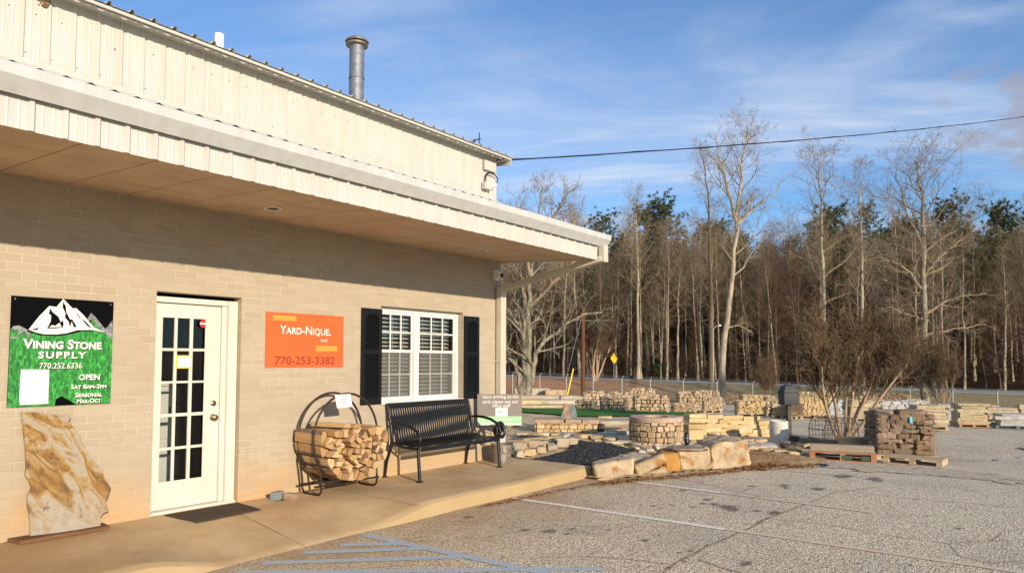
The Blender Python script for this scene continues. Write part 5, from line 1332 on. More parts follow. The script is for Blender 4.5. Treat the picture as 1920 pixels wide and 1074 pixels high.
# dry stacked wall of yellow blocks behind the fire pit
def course_wall(xa, ya, xb, yb, rows, bl, mat, group, label, dm=.22, sd=0, up=.0):
    a, c = onG(xa, ya, up), onG(xb, yb, up); L = (c - a).length; r_ = random.Random(sd); an = math.atan2(c.y - a.y, c.x - a.x); z = 0
    for i, h in enumerate(rows):
        s = r_.uniform(-.12, .05) + (0 if i % 2 else .1) * bl
        while s < L - i * .12:
            l = bl * r_.uniform(.7, 1.35); q = a.lerp(c, min(1, (s + l / 2) / L))
            b = MB(); rock(b, (0, 0, 0), (l * .985, dm * r_.uniform(.85, 1.1), h * .97), 0, r_.randint(0, 9999), .93, .03, 3, tint=r_.uniform(.02, 1), fine=.012)
            o = b.build('wall_block', mat, smooth=28); o.location = (q.x - HX * i * -.03 + r_.uniform(-.01, .01), q.y + HY * i * .03, q.z + z + h / 2); o.rotation_euler = (0, 0, an + r_.uniform(-.03, .03))
            tag(o, label, 'stone block', group); s += l
        z += h
course_wall(1288, 816, 1452, 821, [.10, .11, .10, .10, .10], .42, m['yellowstone'], 'blocks of the dry stacked garden wall', 'squared yellow block in the dry stacked wall behind the fire pit', sd=8)
run([(1330, 824), (1380, 827), (1440, 832)], 24, 8, TY, 'flat stones below the stacked wall', 'flat tan stone lying below the dry stacked wall', dm=.3, box=.6)
run([(1320, 834), (1390, 838), (1445, 840)], 40, 6, [m['greystone'], m['flag']], 'paving slabs below the wall', 'wide pale paving slab lying flat behind the largest boulder', dm=.5, box=.85, amp=.05)
course_wall(1505, 836, 1588, 842, [.09, .09], .3, [m['fieldstone'], m['yellowstone']][0], 'brown stones under the myrtle', 'rough brown stone laid round the foot of the myrtle', sd=5)
course_wall(1590, 846, 1658, 846, [.15, .15], .38, m['yellowstone'], 'pale blocks stacked behind the red pallet', 'squared cream yellow block stacked behind the red pallet', sd=12, dm=.3)
run([(1470, 842), (1500, 838), (1540, 843), (1580, 848)], 20, 8, [m['flag'], m['tanstone'], m['darkrock']], 'loose stones near the pale drum', 'loose flat stone scattered between the drum and the red pallet', dm=.25, box=.6)
stone_at(1497, 834, 19, 17, .3, m['darkrock'], 'dark round rock on the ground right of the hooded post', seed=91, up=.0, name='rock', cat='rock')
# pale drum, hooded post, wire crate
p = onG(1461, 833, .0); k = depth(p) / F; dm_ = thing('concrete_drum', 'pale concrete drum standing beside the hooded post', 'drum'); r = 16.5 * k; H = 44 * k
b = MB(); b.lathe([(0, 0), (r * .93, 0), (r * .96, .02), (r, H * .5), (r * 1.0, H * .96), (r * .97, H), (r * .88, H), (r * .86, H - .05), (0, H - .06)], (0, 0, 0), 32); b.v = [(x + .006 * noise.noise(Vector((x * 6, y * 6, z * 6))), y, z) for x, y, z in b.v]; b.build('shell', m['barrel'], dm_, smooth=40)
b = MB(); b.box(r * .25, r * .55, -r * .86, -r * .80, H * .86, H * .92); b.build('slot', m['darkrock'], dm_); place(dm_, p, FACE + .25)
p = onG(1480, 829, .0); k = depth(p) / F; hp = thing('hooded_post', 'dark wooden post carrying a box under a grey black mesh hood', 'post')
b = MB(); b.box(-3.6 * k, 3.6 * k, -3.6 * k, 3.6 * k, -.1, 74 * k); b.build('post', m['darkrock'], hp, bevel=.01)
b = MB(); w_ = 14 * k
prof_ = [(w_ * .96, 70 * k), (w_ * 1.02, 80 * k), (w_, 92 * k), (w_ * .9, 98 * k), (w_ * .66, 104 * k), (w_ * .3, 107.5 * k), (w_ * .02, 108.5 * k)]
for (r0, z0), (r1, z1) in zip(prof_, prof_[1:]): b.add([(sx_ * r0, sy_ * r0 * .8, z0) for sx_, sy_ in ((-1, -1), (1, -1), (1, 1), (-1, 1))] + [(sx_ * r1, sy_ * r1 * .8, z1) for sx_, sy_ in ((-1, -1), (1, -1), (1, 1), (-1, 1))], [(i, (i + 1) % 4, 4 + (i + 1) % 4, 4 + i) for i in range(4)])
b.build('mesh_hood', m['mesh_cover'], hp); b = MB(); b.box(-w_ * .9, w_ * .9, -w_ * .72, w_ * .72, 70 * k, 90 * k); b.build('box', m['plastic_black'], hp)
b = MB()
for z, f in ((71 * k, 1.0), (93 * k, 1.02)): b.tube([(a * w_ * f, c * w_ * .8 * f, z) for a, c in ((-1, -1), (1, -1), (1, 1), (-1, 1))], 1.1 * k, 6, closed=True)
b.build('hood_hem', m['plastic_black'], hp); place(hp, p, FACE + .15)
p = onG(1563, 826, .0); k = depth(p) / F; wc = thing('wire_crate', 'empty dark wire crate with a rounded top behind the myrtle stems', 'crate'); w_ = 33 * k; H = 44 * k
b = MB(); d_ = .35
for y in (-d_, d_):
    b.tube([(-w_, y, 0), (-w_, y, H * .55), (-w_ * .8, y, H), (w_ * .8, y, H), (w_, y, H * .55), (w_, y, 0)], .014, 5)
    for z in (H * .2, H * .4, H * .6, H * .8): b.tube([(-w_ * (1 if z < H * .6 else .9), y, z), (w_ * (1 if z < H * .6 else .9), y, z)], .010, 4)
    for i in range(-4, 5): b.tube([(i * w_ / 5, y, H * .1), (i * w_ / 5, y, H)], .007, 4)
for x in (-w_, w_):
    for z in (H * .1, H * .5): b.tube([(x, -d_, z), (x, d_, z)], .012, 4)
b.box(-w_, w_, -d_ - .01, -d_ + .015, H * .06, H * .14); b.build('wire_frame', m['hoop_metal'], wc); place(wc, p, FACE + .1)

# ------------------------------------------------------------------ pallets
def pallet_parts(root, w, d, mat, mat2=None, h=.13):
    for x in (-w / 2, -.045, w / 2 - .09): b = MB(); b.box(x, x + .09, -d / 2, d / 2, .022, h - .022); b.build('stringer', mat2 or mat, root)
    b = MB(); n = 7; s = d / n
    for i in range(n): b.box(-w / 2, w / 2, -d / 2 + i * s + .008, -d / 2 + (i + 1) * s - .008, h - .02, h)
    for i in (0, 3, 6): b.box(-w / 2, w / 2, -d / 2 + i * s + .008, -d / 2 + (i + 1) * s - .008, 0, .02)
    b.build('deck_board', mat, root)
# red pallet with a grey timber
p = onG(1602, 866, .0); k = depth(p) / F; w = 113 * k; rp = thing('pallet', 'faded red pallet carrying a grey timber, left of the stone basket', 'pallet')
pallet_parts(rp, w, .9, m['red_pallet'], None, 17 * k); 
b = MB(); b.box(-.02, .14, -.452, -.43, .03, .11); b.build('green_block', m['green_paint'], rp); b = MB(); b.box(w * .28, w * .40, -.452, -.43, .03, .11); b.build('green_block', m['green_paint'], rp); place(rp, p + Vector((HX, HY, 0)) * .45, FACE - .42)
b = MB(); b.box(-w * .49, w * .47, -.42, -.2, 17 * k + .003, 17 * k + 13 * k); tm = b.build('timber', m['timber'], bevel=.008); place(tm, p + Vector((HX, HY, 0)) * .45, FACE - .42); tag(tm, 'long grey squared timber lying on the red pallet', 'timber')
# stone basket: wire cage on a pallet, every stone its own
p = onG(1716, 864, .0); k = depth(p) / F; BW = 1.0; BH = 78 * k
cb = p + Vector((HX, HY, 0)) * .55; ROT = FACE - .23
bs = thing('wire_basket', 'wire cage on a pallet filled with dark brown building stones', 'wire basket')
pallet_parts(bs, 1.08, 1.05, m['pallet'], None, .10)
b = MB(); hb = BW / 2 + .012
for i in range(11):
    z = .12 + i * (BH - .05) / 10; b.tube([(-hb, -hb, z), (hb, -hb, z), (hb, hb, z), (-hb, hb, z)], .0022, 4, closed=True)
for i in range(11):
    x = lerp(-hb, hb, i / 10)
    for a, c in ((x, -hb), (x, hb), (-hb, x), (hb, x)): b.tube([(a, c, .11), (a, c, .08 + BH)], .0022, 4)
b.build('wire_mesh', m['dull_zinc'], bs); place(bs, cb, ROT)
r_ = random.Random(33); Mrot = Matrix.Rotation(ROT, 3, 'Z'); z = .105
def basket_stone(c, s, rz_, sd):
    b = MB(); rock(b, (0, 0, 0), s, 0, sd, .72, .16, 4, (r_.uniform(-.08, .08), r_.uniform(-.08, .08)), tint=r_.uniform(.02, 1), fine=.03)
    o = b.build('rough_stone', m['fieldstone'], smooth=26); o.location = cb + Mrot @ Vector(c); o.rotation_euler = (0, 0, ROT + rz_)
    tag(o, 'rough brown stone stacked inside the wire basket', 'stone', 'stones in the wire basket')
while z < BH:
    h = r_.uniform(.075, .115)
    for side, sgn in ((0, 0), (3, 0), (1, 0)):
        x = -BW / 2
        while x < BW / 2 - .03:
            l = min(r_.uniform(.15, .36), BW / 2 - x)
            Rm = Matrix.Rotation((0, math.pi / 2, 0, -math.pi / 2)[side], 3, 'Z'); dd = .2
            c = Rm @ Vector((x + l / 2, -BW / 2 + dd / 2, 0)); hh2 = h * r_.uniform(.75, 1.3)
            basket_stone((c.x, c.y, z + h / 2 + r_.uniform(-.022, .022)), (l * .99, dd, hh2), (0, math.pi / 2, 0, -math.pi / 2)[side], r_.randint(0, 99999)); x += l
    z += h * .97
for i in range(10): basket_stone((r_.uniform(-.36, .36), r_.uniform(-.36, .36), BH + .08), (r_.uniform(.2, .34), r_.uniform(.18, .26), r_.uniform(.09, .14)), r_.uniform(0, 3), 500 + i)
b = MB(); b.box(-.40, .40, -.40, .40, .1, BH); b.build('core_fill', m['darkrock'], bs)
pt = cb + Mrot @ Vector((.08, -BW / 2 - .03, BH - .02)); b = MB(); b.box(-.022, .022, -.004, .004, -.06, .06)
tgx = b.build('tag', simple('cyan_tag', (.10, .52, .66), .5)); place(tgx, pt, ROT); tag(tgx, 'small cyan plastic tag tied to the front of the stone basket', 'tag')
p2 = onG(1733, 874, .0); k2 = depth(p2) / F; pl = thing('pallet', 'bare pale pallet lying in front of the stone basket', 'pallet'); pallet_parts(pl, 98 * k2, .5, m['pallet'], None, 14 * k2); place(pl, p2 + Vector((HX, HY, 0)) * .27, FACE - .72)
b = MB(); b.box(-.12, .12, -.25, .25, 0, .42); o = b.build('stone_post', m['darkrock'], bevel=.02); pq = onG(1659, 852); place(o, pq + Vector((HX, HY, 0)) * .3, FACE); tag(o, 'dark stone block standing behind the left side of the basket', 'stone block')

# pallet loads across the yard
def load(x0, x1, yt, yb, kind, mat, label, turn=.12, d=.95, sd=1, pal=None, slabs=6, group=None):
    p = onG((x0 + x1) / 2, yb, .0); k = depth(p) / F; w = (x1 - x0) * k; H = (yb - yt) * k; ph = .12 if pal is not False else 0.0
    t_ = thing('stone_pallet' if pal is not False else 'stone_stack', label, 'pallet of stone' if pal is not False else 'stone stack', group=group); r_ = random.Random(sd)
    if pal is not False: pallet_parts(t_, w * 1.04, d * 1.03, pal or m['pallet'], None, ph)
    if kind == 'slabs':
        z = ph; n = slabs; hs = [r_.uniform(.7, 1.3) for _ in range(n)]; tot = sum(hs)
        for h in hs:
            h *= (H - ph) / tot; b = MB(); ww = w * r_.uniform(.86, 1.03)
            rock(b, (r_.uniform(-.04, .04) * w, r_.uniform(-.04, .04), z + h / 2), (ww, d * r_.uniform(.9, 1.04), h * 1.0), r_.uniform(-.05, .05), r_.randint(0, 99999), .94, .042, 5, tint=r_.uniform(.02, 1), fine=.012)
            b.build('slab', m['slabstone'] if mat is m['yellowstone'] else mat, t_, smooth=26); z += h
    else:
        b = MB(); b.tint = .5; ins = .07; b.box(-w / 2 + ins, w / 2 - ins, -d / 2 + ins, d / 2 - ins, ph, H - .05); b.build('core_fill', m['darkrock'], t_)
        b = MB(); z = ph; hh, lo, hi, bx, am = dict(rubble=(.13, .10, .24, .66, .12), blocks=(.125, .2, .42, .9, .05), flat=(.055, .16, .4, .8, .08), small=(.085, .09, .2, .82, .08))[kind]
        while z < H - .015:
            h = min(hh * r_.uniform(.75, 1.25), H - z)
            for side in range(4):
                L = w if side % 2 == 0 else d; x = -L / 2
                while x < L / 2 - .02:
                    l = min(r_.uniform(lo, hi), L / 2 - x)
                    if L / 2 - x - l < lo * .5: l = L / 2 - x
                    c = Matrix.Rotation(side * math.pi / 2, 3, 'Z') @ Vector((x + l / 2, -(d if side % 2 == 0 else w) / 2 + .06 + r_.uniform(-.02, .02), z + h / 2))
                    rock(b, c, (l * .98, .2, h * r_.uniform(.95, 1.12)), side * math.pi / 2 + r_.uniform(-.05, .05), r_.randint(0, 99999), bx, am, 2, (r_.uniform(-.1, .1) if kind == 'rubble' else 0, r_.uniform(-.12, .12) if kind == 'rubble' else 0)); x += l
            z += h
        nt_ = int(w * d / (.05 if kind != 'blocks' else .09))
        for i in range(nt_): rock(b, (r_.uniform(-.45, .45) * w, r_.uniform(-.42, .42) * d, H - .02 + r_.uniform(-.03, .05 if kind == 'rubble' else .0)), (r_.uniform(lo, hi), r_.uniform(.15, .28), hh), r_.uniform(0, 3), r_.randint(0, 99999), bx, am, 2)
        tag(b.build('stones', mat, t_, smooth=28), kind='stuff')
    ph_ = math.atan2(DL(p.x, p.y)[1], DL(p.x, p.y)[0]); tn = -ph_ * .6 + .02 + .5 * (turn - .12); place(t_, p + Vector((HX * math.cos(ph_) + RX * math.sin(ph_), HY * math.cos(ph_) + RY * math.sin(ph_), 0)) * (d / 2), FACE + tn); return t_
Y_, T_, F_, G_ = m['yellowstone'], m['tanstone'], m['fieldstone'], m['greystone']
load(1081, 1115, 755, 771, 'rubble', T_, 'tan rubble pallet at the left end of the front rubble row', sd=1)
load(1127, 1173, 747, 773, 'rubble', T_, 'tan rubble pallet second from left behind the turf', sd=2)
load(1190, 1250, 746, 775, 'rubble', T_, 'larger brown tan rubble pallet directly above the fire pit', sd=3, d=1.2)
load(1094, 1132, 737, 764, 'rubble', T_, 'tan rubble pallet in the back row, behind the leftmost rubble pallet', sd=4)
load(1136, 1180, 739, 766, 'rubble', T_, 'tan rubble pallet in the back row, behind the second rubble pallet', sd=5)
load(1180, 1226, 731, 767, 'rubble', T_, 'tallest rubble pallet of the back row with a flat slab on top', sd=6)
load(1262, 1302, 757, 776, 'flat', T_, 'low pallet of tan flat stones right of the large rubble pallet', sd=7)
load(1272, 1312, 738, 774, 'rubble', T_, 'mid height pallet of pale rounded stones near the turf end', sd=8)
load(1306, 1346, 735, 768, 'rubble', T_, 'tall pallet of pale rounded stones left of the big bare trunk', sd=9)
load(1353, 1382, 737, 757, 'flat', F_, 'brown flat stone pallet at the foot of the big bare trunk', sd=10)
load(1372, 1394, 732, 752, 'flat', F_, 'farther brown flat stone pallet just right of the big bare trunk', sd=11)
load(1392, 1436, 741, 772, 'flat', Y_, 'yellow flat stone pallet partly hidden behind a nearer yellow one', sd=12)
load(1382, 1431, 752, 781, 'flat', Y_, 'neat yellow flat stone pallet in the open right of the turf', sd=13)
load(1436, 1466, 745, 777, 'rubble', T_, 'pile of pinkish boulders on a pallet left of the hooded post', sd=14)
load(1446, 1476, 757, 784, 'slabs', Y_, 'dark shaded stack of yellow slabs behind the hooded post', sd=15, slabs=6)
load(1497, 1551, 746, 785, 'small', Y_, 'square pallet of small yellow building stones behind the myrtle', sd=16)
load(1500, 1556, 737, 768, 'rubble', T_, 'rubble stones heaped behind the small yellow building stones', sd=17)
load(1552, 1574, 751, 787, 'blocks', m['plastic_wrap'], 'grey plastic wrapped pallet just left of the myrtle stems', sd=18)
load(1590, 1643, 750, 790, 'slabs', Y_, 'yellow slab pallet seen through the myrtle stems', sd=19, slabs=8)
load(1650, 1710, 754, 791, 'blocks', G_, 'grey cut stone pallet strapped with dark bands behind the basket', sd=20, turn=.25)
load(1630, 1698, 740, 770, 'rubble', m['redrock'], 'reddish boulders piled behind the grey cut stone pallet', sd=21)
load(1690, 1732, 752, 782, 'blocks', G_, 'grey block pallet partly behind the strapped grey stone', sd=22)
load(1742, 1776, 759, 783, 'blocks', G_, 'farther pale grey block pallet right of the large trunk', sd=23)
load(1712, 1764, 761, 806, 'slabs', Y_, 'tan slab pallet rising behind the stone basket', sd=24, slabs=6, turn=.25)
load(1794, 1841, 757, 801, 'slabs', Y_, 'tall yellow slab pallet standing alone right of the basket', sd=25, slabs=7, turn=.28, pal=m['red_pallet'])
load(1853, 1902, 765, 795, 'slabs', Y_, 'golden slab pallet behind the pale slabs at the right edge', sd=26, slabs=7)
load(1869, 1935, 777, 804, 'slabs', G_, 'pale grey slabs on blue pallet blocks at the right edge', sd=27, slabs=4, pal=m['blue_pallet'], turn=.05)
load(1911, 1950, 759, 784, 'slabs', Y_, 'orange slab pallet at the far right edge of the yard', sd=28, slabs=5, pal=m['red_pallet'])
load(1772, 1800, 772, 792, 'flat', G_, 'low heap of grey flat stones between the basket and tall slabs', sd=29)
load(1850, 1870, 762, 782, 'blocks', G_, 'small wrapped grey pallet just right of the tall yellow slabs', sd=30)
load(1318, 1350, 745, 774, 'small', T_, 'small tan stone pallet in front of the tall rounded stones', sd=41)
load(1478, 1500, 757, 786, 'flat', F_, 'brown flat stone pallet between the hooded post and yellow building stones', sd=42)
load(1604, 1650, 745, 777, 'rubble', T_, 'tan rubble pallet behind the yellow slabs at the myrtle', sd=43)
load(1700, 1736, 748, 774, 'small', T_, 'tan small stone pallet behind the grey block pallets', sd=44)
load(1776, 1796, 766, 790, 'slabs', Y_, 'narrow stack of tan slabs just left of the tall yellow slabs', sd=45, slabs=5)
load(1838, 1862, 759, 785, 'flat', T_, 'tan flat stone pallet peeking out behind the tall yellow slabs', sd=46)
# far left slab heap beyond the turf
for i, (x0, x1, yt, yb, mm, lab) in enumerate(((968, 1030, 727, 743, 'flag', 'pale ledge of rock lying at the foot of the many stemmed tree'), (1022, 1064, 730, 745, 'boulder', 'grey speckled boulder below the yellow guy wire guard'),
        (972, 1064, 741, 754, 'flag', 'long pale slab in the middle of the slab heap'), (1050, 1096, 741, 759, 'flag', 'squared pale slab at the right end of the slab heap'),
        (975, 1022, 749, 764, 'yellowstone', 'rounded yellow boulder at the left front of the slab heap'), (1014, 1084, 749, 763, 'flag', 'long tan slab at the front of the slab heap'), (978, 1080, 759, 769, 'tanstone', 'thin tan slab lowest in the slab heap beside the turf'))):
    stone_at((x0 + x1) / 2, yb, x1 - x0, yb - yt, 1.0, m[mm], lab, seed=200 + i, up=0, box=.78, amp=.08, cuts=5, name='slab', cat='stone slab')

# fallen leaves
b = MB(); r_ = random.Random(9)
def leaf(x, y, z, s):
    a = r_.uniform(0, 6.3); c, d = math.cos(a) * s, math.sin(a) * s; t = r_.uniform(-.4, .4) * s
    b.tint = r_.uniform(.02, 1); b.add([(x - c, y - d, z + t), (x + d * .5, y - c * .5, z + s * .25), (x + c, y + d, z - t), (x - d * .5, y + c * .5, z + s * .1)], [(0, 1, 2, 3)])
def leafband(pts, spread, n):
    for _ in range(n):
        i = r_.randrange(len(pts) - 1); f = r_.random(); px, py = lerp(pts[i][0], pts[i + 1][0], f), lerp(pts[i][1], pts[i + 1][1], f) + r_.gauss(0, spread)
        p = onG(px + r_.gauss(0, spread * 2), py, .03); leaf(p.x, p.y, p.z + r_.uniform(0, .015), r_.uniform(.018, .04))
leafband([(1125, 906), (1200, 899), (1280, 892), (1340, 887), (1412, 878), (1450, 874)], 1.6, 750)
leafband([(1405, 876), (1440, 872), (1480, 872), (1530, 871)], 3.5, 700); leafband([(900, 951), (1010, 928), (1124, 906)], .9, 160)
for _ in range(500):
    px, py = r_.uniform(1405, 1500), r_.uniform(846, 876); p = onG(px, py, .03)
    if inpoly(p.x, p.y, mound_p): leaf(p.x, p.y, G(p.x, p.y) + .05 + .11 * max(0, 1 - math.hypot(p.x - mc.x, p.y - mc.y) / 1.0) ** .8, r_.uniform(.018, .035))
for _ in range(50):
    px, py = r_.uniform(700, 1900), r_.uniform(900, 1070); p = onG(px, py, .02); leaf(p.x, p.y, p.z, r_.uniform(.012, .025))
for _ in range(26):
    x, y = r_.uniform(2, 8.3), r_.uniform(-1.45, -.1); leaf(x, y, walk_z(x, y) + .012, r_.uniform(.012, .022))
b.tint = 0; tag(b.build('fallen_leaves', m['leaf_brown']), 'dry brown leaves drifted against the boulders and kerb', 'leaves', kind='stuff')
# ------------------------------------------------------------------ fence, road sign, poles
def fdepth(x): return 1.0 / (1 / 71.0 + (x - 1060) / 768.0 * (1 / 56.0 - 1 / 71.0))
def fpt(x): y = 704 + (x - 1012) * .0375; d = ray(x, y); return EYE + d * (fdepth(x) / (d.x * HX + d.y * HY))
fx = [860, 910, 961, 1012, 1062, 1112, 1166, 1219, 1281, 1344, 1411, 1478, 1548, 1626, 1706, 1786, 1870, 1957, 2048]
fe = thing('chain_link_fence', 'grey chain link fence with angled wire arms along the yard', 'fence', (*fpt(1400)[:2], G(*fpt(1400)[:2])))
tops = [fpt(x) for x in fx]
for i, p in enumerate(tops):
    b = MB(); g = G(p.x, p.y); b.tube([(p.x, p.y, g - .1), (p.x, p.y, p.z)], .045, 8); b.tube([(p.x, p.y, p.z), (p.x + .19, p.y - .10, p.z + .27)], .024, 6); b.build('post', m['fence_metal'], fe, smooth=50)
b = MB(); b.tube([p - Vector((0, 0, .05)) for p in tops], .028, 6); b.build('top_rail', m['fence_metal'], fe, smooth=50)
b = MB()
for f in (.35, .68, 1.0): b.tube([p + Vector((.19 * f, -.10 * f, .27 * f)) for p in tops], .007, 4)
b.build('barbed_wire', m['fence_metal'], fe)
t = NT('chain_link'); o_ = t.xyz()
uv = t.n('ShaderNodeUVMap').outputs[0]; sx_ = t.xyz(uv)
w1 = t.math('ABSOLUTE', t.math('SUBTRACT', t.math('FRACT', t.math('ADD', sx_[0], sx_[1])), .5)); w2 = t.math('ABSOLUTE', t.math('SUBTRACT', t.math('FRACT', t.math('SUBTRACT', sx_[0], sx_[1])), .5))
ln = t.math('GREATER_THAN', t.math('MAXIMUM', w1, w2), .455); t.P('Base Color', (.34, .34, .32)); t.P('Roughness', .5); t.P('Alpha', ln); m['link'] = t.m
vs = []; fs = []; uvs = []; acc = 0
for i, p in enumerate(tops):
    if i: acc += (p - tops[i - 1]).length
    vs += [(p.x, p.y, G(p.x, p.y) + .02), (p.x, p.y, p.z - .06)]; uvs += [(acc / .085, 0), (acc / .085, (p.z - G(p.x, p.y)) / .085)]
b = MB(); b.add(vs, [(2 * i, 2 * i + 2, 2 * i + 3, 2 * i + 1) for i in range(len(tops) - 1)]); o = b.build('wire_mesh', m['link'], fe)
ul = o.data.uv_layers.new(name='UVMap')
for lp in o.data.loops: ul.data[lp.index].uv = uvs[lp.vertex_index]
def groundpt(px, D, up=0.0):
    d = ray(px, 700); q = EYE + d * (D / (d.x * HX + d.y * HY)); return Vector((q.x, q.y, G(q.x, q.y) + up))
def ypx(px, py, D): d = ray(px, py); return EYE + d * (D / (d.x * HX + d.y * HY))
g = groundpt(1151, 82.5); rs = thing('warning_sign', 'yellow diamond road sign on a thin post by the woods', 'road sign', g)
b = MB(); tp = ypx(1151, 660, 82.5); b.box(g.x - .03, g.x + .03, g.y - .03, g.y + .03, g.z - .1, tp.z); b.build('post', m['fence_metal'], rs)
c = ypx(1151.5, 671.5, 82.3); s_ = 10.5 * 82.3 / F; b = MB()
Rv2 = (Vector((RX, RY, 0)) * .62 + Vector((HX, HY, 0)) * .5).normalized()
n2 = Rv2.cross(Vector((0, 0, 1)))
pts = [(0, -s_), (s_ * .95, 0), (0, s_), (-s_ * .95, 0)]
b.prism(pts, lambda a, e, d: c + Rv2 * a + Vector((0, 0, e)) + n2 * d, -.012, .0); b.build('sign_plate', m['warning_yellow'], rs)
g = groundpt(1093, 50); up_ = thing('utility_pole', 'short brown wooden utility pole standing before the fence', 'pole', g); b = MB(); tp = ypx(1093, 575, 50)
b.tube([g - Vector((0, 0, .3)), g.lerp(tp, .5), tp], [.17, .155, .14], 12); b.build('shaft', m['pole'], up_, smooth=60)
b = MB(); b.tube([tp - Vector((0, 0, .4)), groundpt(1060, 46) + Vector((0, 0, 1.3))], .012, 5); b.build('guy_wire', m['fence_metal'], up_)
gy = thing('guy_guard', 'slanted yellow guard tube on the guy wire beside the pole', 'guy guard', groundpt(1063, 47)); b = MB(); b.tube([ypx(1063.5, 742, 46.5), ypx(1075, 691, 47)], .045, 8); b.build('tube', m['warning_yellow'], gy, smooth=60)
g = groundpt(1337, 84); sl_ = thing('street_lamp', 'slim grey lamp post with a small white head in the woods', 'street lamp', g); b = MB(); t1 = ypx(1337, 618, 84); t2 = ypx(1348, 610, 84); b.tube([g, t1, t1.lerp(t2, .5) + Vector((0, 0, .15)), t2], [.07, .05, .04, .035], 8); b.build('post', m['fence_metal'], sl_, smooth=50)
b = MB(); b.tube([t2, ypx(1352, 610, 84)], [.12, .08], 8); b.build('head', m['plastic_white'], sl_)
w2_ = thing('power_line', 'thin dark power line low before the woods at the right', 'cable', ypx(1700, 632, 80)); b = MB(); b.tube([ypx(x, 631 + .0006 * (x - 1700) ** 2 / 30 + (x - 1700) * .015, 80 - (x - 1700) * .02) for x in range(1560, 2060, 50)], .02, 5); b.build('cable', m['plastic_black'], w2_)

# ------------------------------------------------------------------ trees
def grow(mb, P, d, L, r, lev, cf, rg):
    n = cf['seg'][lev]; pts = [P.copy()]; d = d.normalized(); ds = [d]
    for i in range(n):
        d = (d + Vector((rg.gauss(0, 1), rg.gauss(0, 1), rg.gauss(0, 1))) * cf['jit'][lev] + Vector((0, 0, cf['up'][lev]))).normalized()
        P = P + d * (L / n); pts.append(P.copy()); ds.append(d)
    re = cf['rend'][lev]; rad = [max(cf['rmin'], r * (1 - (1 - re) * i / n)) for i in range(n + 1)]
    mb.tube(pts, rad, cf['side'][lev], cap=False)
    if lev + 1 >= len(cf['seg']): return pts
    k = cf['nch'][lev]; k = max(1, int(k * rg.uniform(.75, 1.25)))
    for c in range(k):
        t = cf['t0'][lev] + (1 - cf['t0'][lev]) * (c + rg.random()) / k; f = t * n; i = min(n - 1, int(f)); q = pts[i].lerp(pts[i + 1], f - i); dd = ds[min(n, i + 1)]
        az = c * 2.4 + rg.uniform(-.6, .6); a = R(cf['ang'][lev] * rg.uniform(.7, 1.25))
        s = dd.cross(Vector((0, 0, 1)) if abs(dd.z) < .95 else Vector((1, 0, 0))).normalized(); u = s.cross(dd)
        nd = dd * math.cos(a) + (s * math.cos(az) + u * math.sin(az)) * math.sin(a)
        grow(mb, q, nd, L * cf['len'][lev] * (1.15 - cf['fall'][lev] * t) * rg.uniform(.7, 1.2), rad[i] * cf['rr'][lev], lev + 1, cf, rg)
    return pts
def trunk(mb, path, r0, r1, n=10, flare=1.35):
    k = len(path); rad = [lerp(r0, r1, (i / (k - 1)) ** .85) * (flare if i == 0 else 1) for i in range(k)]
    mb.tube(path, rad, n, cap=True); return rad
BR = dict(seg=[6, 4, 3, 2], jit=[.08, .09, .10, .12], up=[.12, .08, .05, .04], rend=[.25, .3, .4, .5], side=[5, 4, 3, 3], nch=[6, 5, 5], t0=[.22, .2, .2], ang=[36, 36, 36], len=[.58, .58, .58], fall=[.55, .5, .4], rr=[.6, .6, .65], rmin=.006)
def bare_tree(seed, H, r0, first, nprim, plen, pang, mats=('bark_pale', 'twig'), lean=0.0, cf=None, name='bare_tree', label='', cat='tree', group=None, wander=.25, path=None, fork=None):
    rg = random.Random(seed); cf = dict(BR, **(cf or {})); root = thing(name, label, cat, group=group)
    if path is None:
        k = 10; path = []; x = y = 0.0
        for i in range(k + 1):
            path.append(Vector((x, y, H * i / k - (.3 if i == 0 else 0)))); x += rg.gauss(0, wander) * H / 60 + lean * H / k; y += rg.gauss(0, wander) * H / 60
    tb = MB(); rad = trunk(tb, path, r0, r0 * .10); cb_ = MB(); k = len(path) - 1
    for c in range(nprim):
        t = first + (.99 - first) * ((c + rg.random()) / nprim) ** .9; f = t * k; i = min(k - 1, int(f)); q = path[i].lerp(path[i + 1], f - i)
        rel = (t - first) / (1 - first); az = c * 2.399 + rg.uniform(-.5, .5); a = R(pang * rg.uniform(.7, 1.2) * (1.1 - .5 * rel))
        L = H * plen * 1.2 * (1.0 - .5 * rel) * rg.uniform(.6, 1.15)
        grow(cb_, q, Vector((math.cos(az) * math.sin(a), math.sin(az) * math.sin(a), math.cos(a))), L, rad[i] * .45 * rg.uniform(.7, 1), 0, cf, rg)
    tb.build('trunk', m[mats[0]], root, smooth=60); cb_.build('crown', m[mats[1]], root); return root
WIDE = dict(jit=[.15, .15, .16, .16], up=[.05, .06, .05, .04], ang=[46, 44, 42], nch=[6, 5, 4], len=[.55, .58, .6])
LB = 'tall bare grey tree standing in the woods beyond the road'
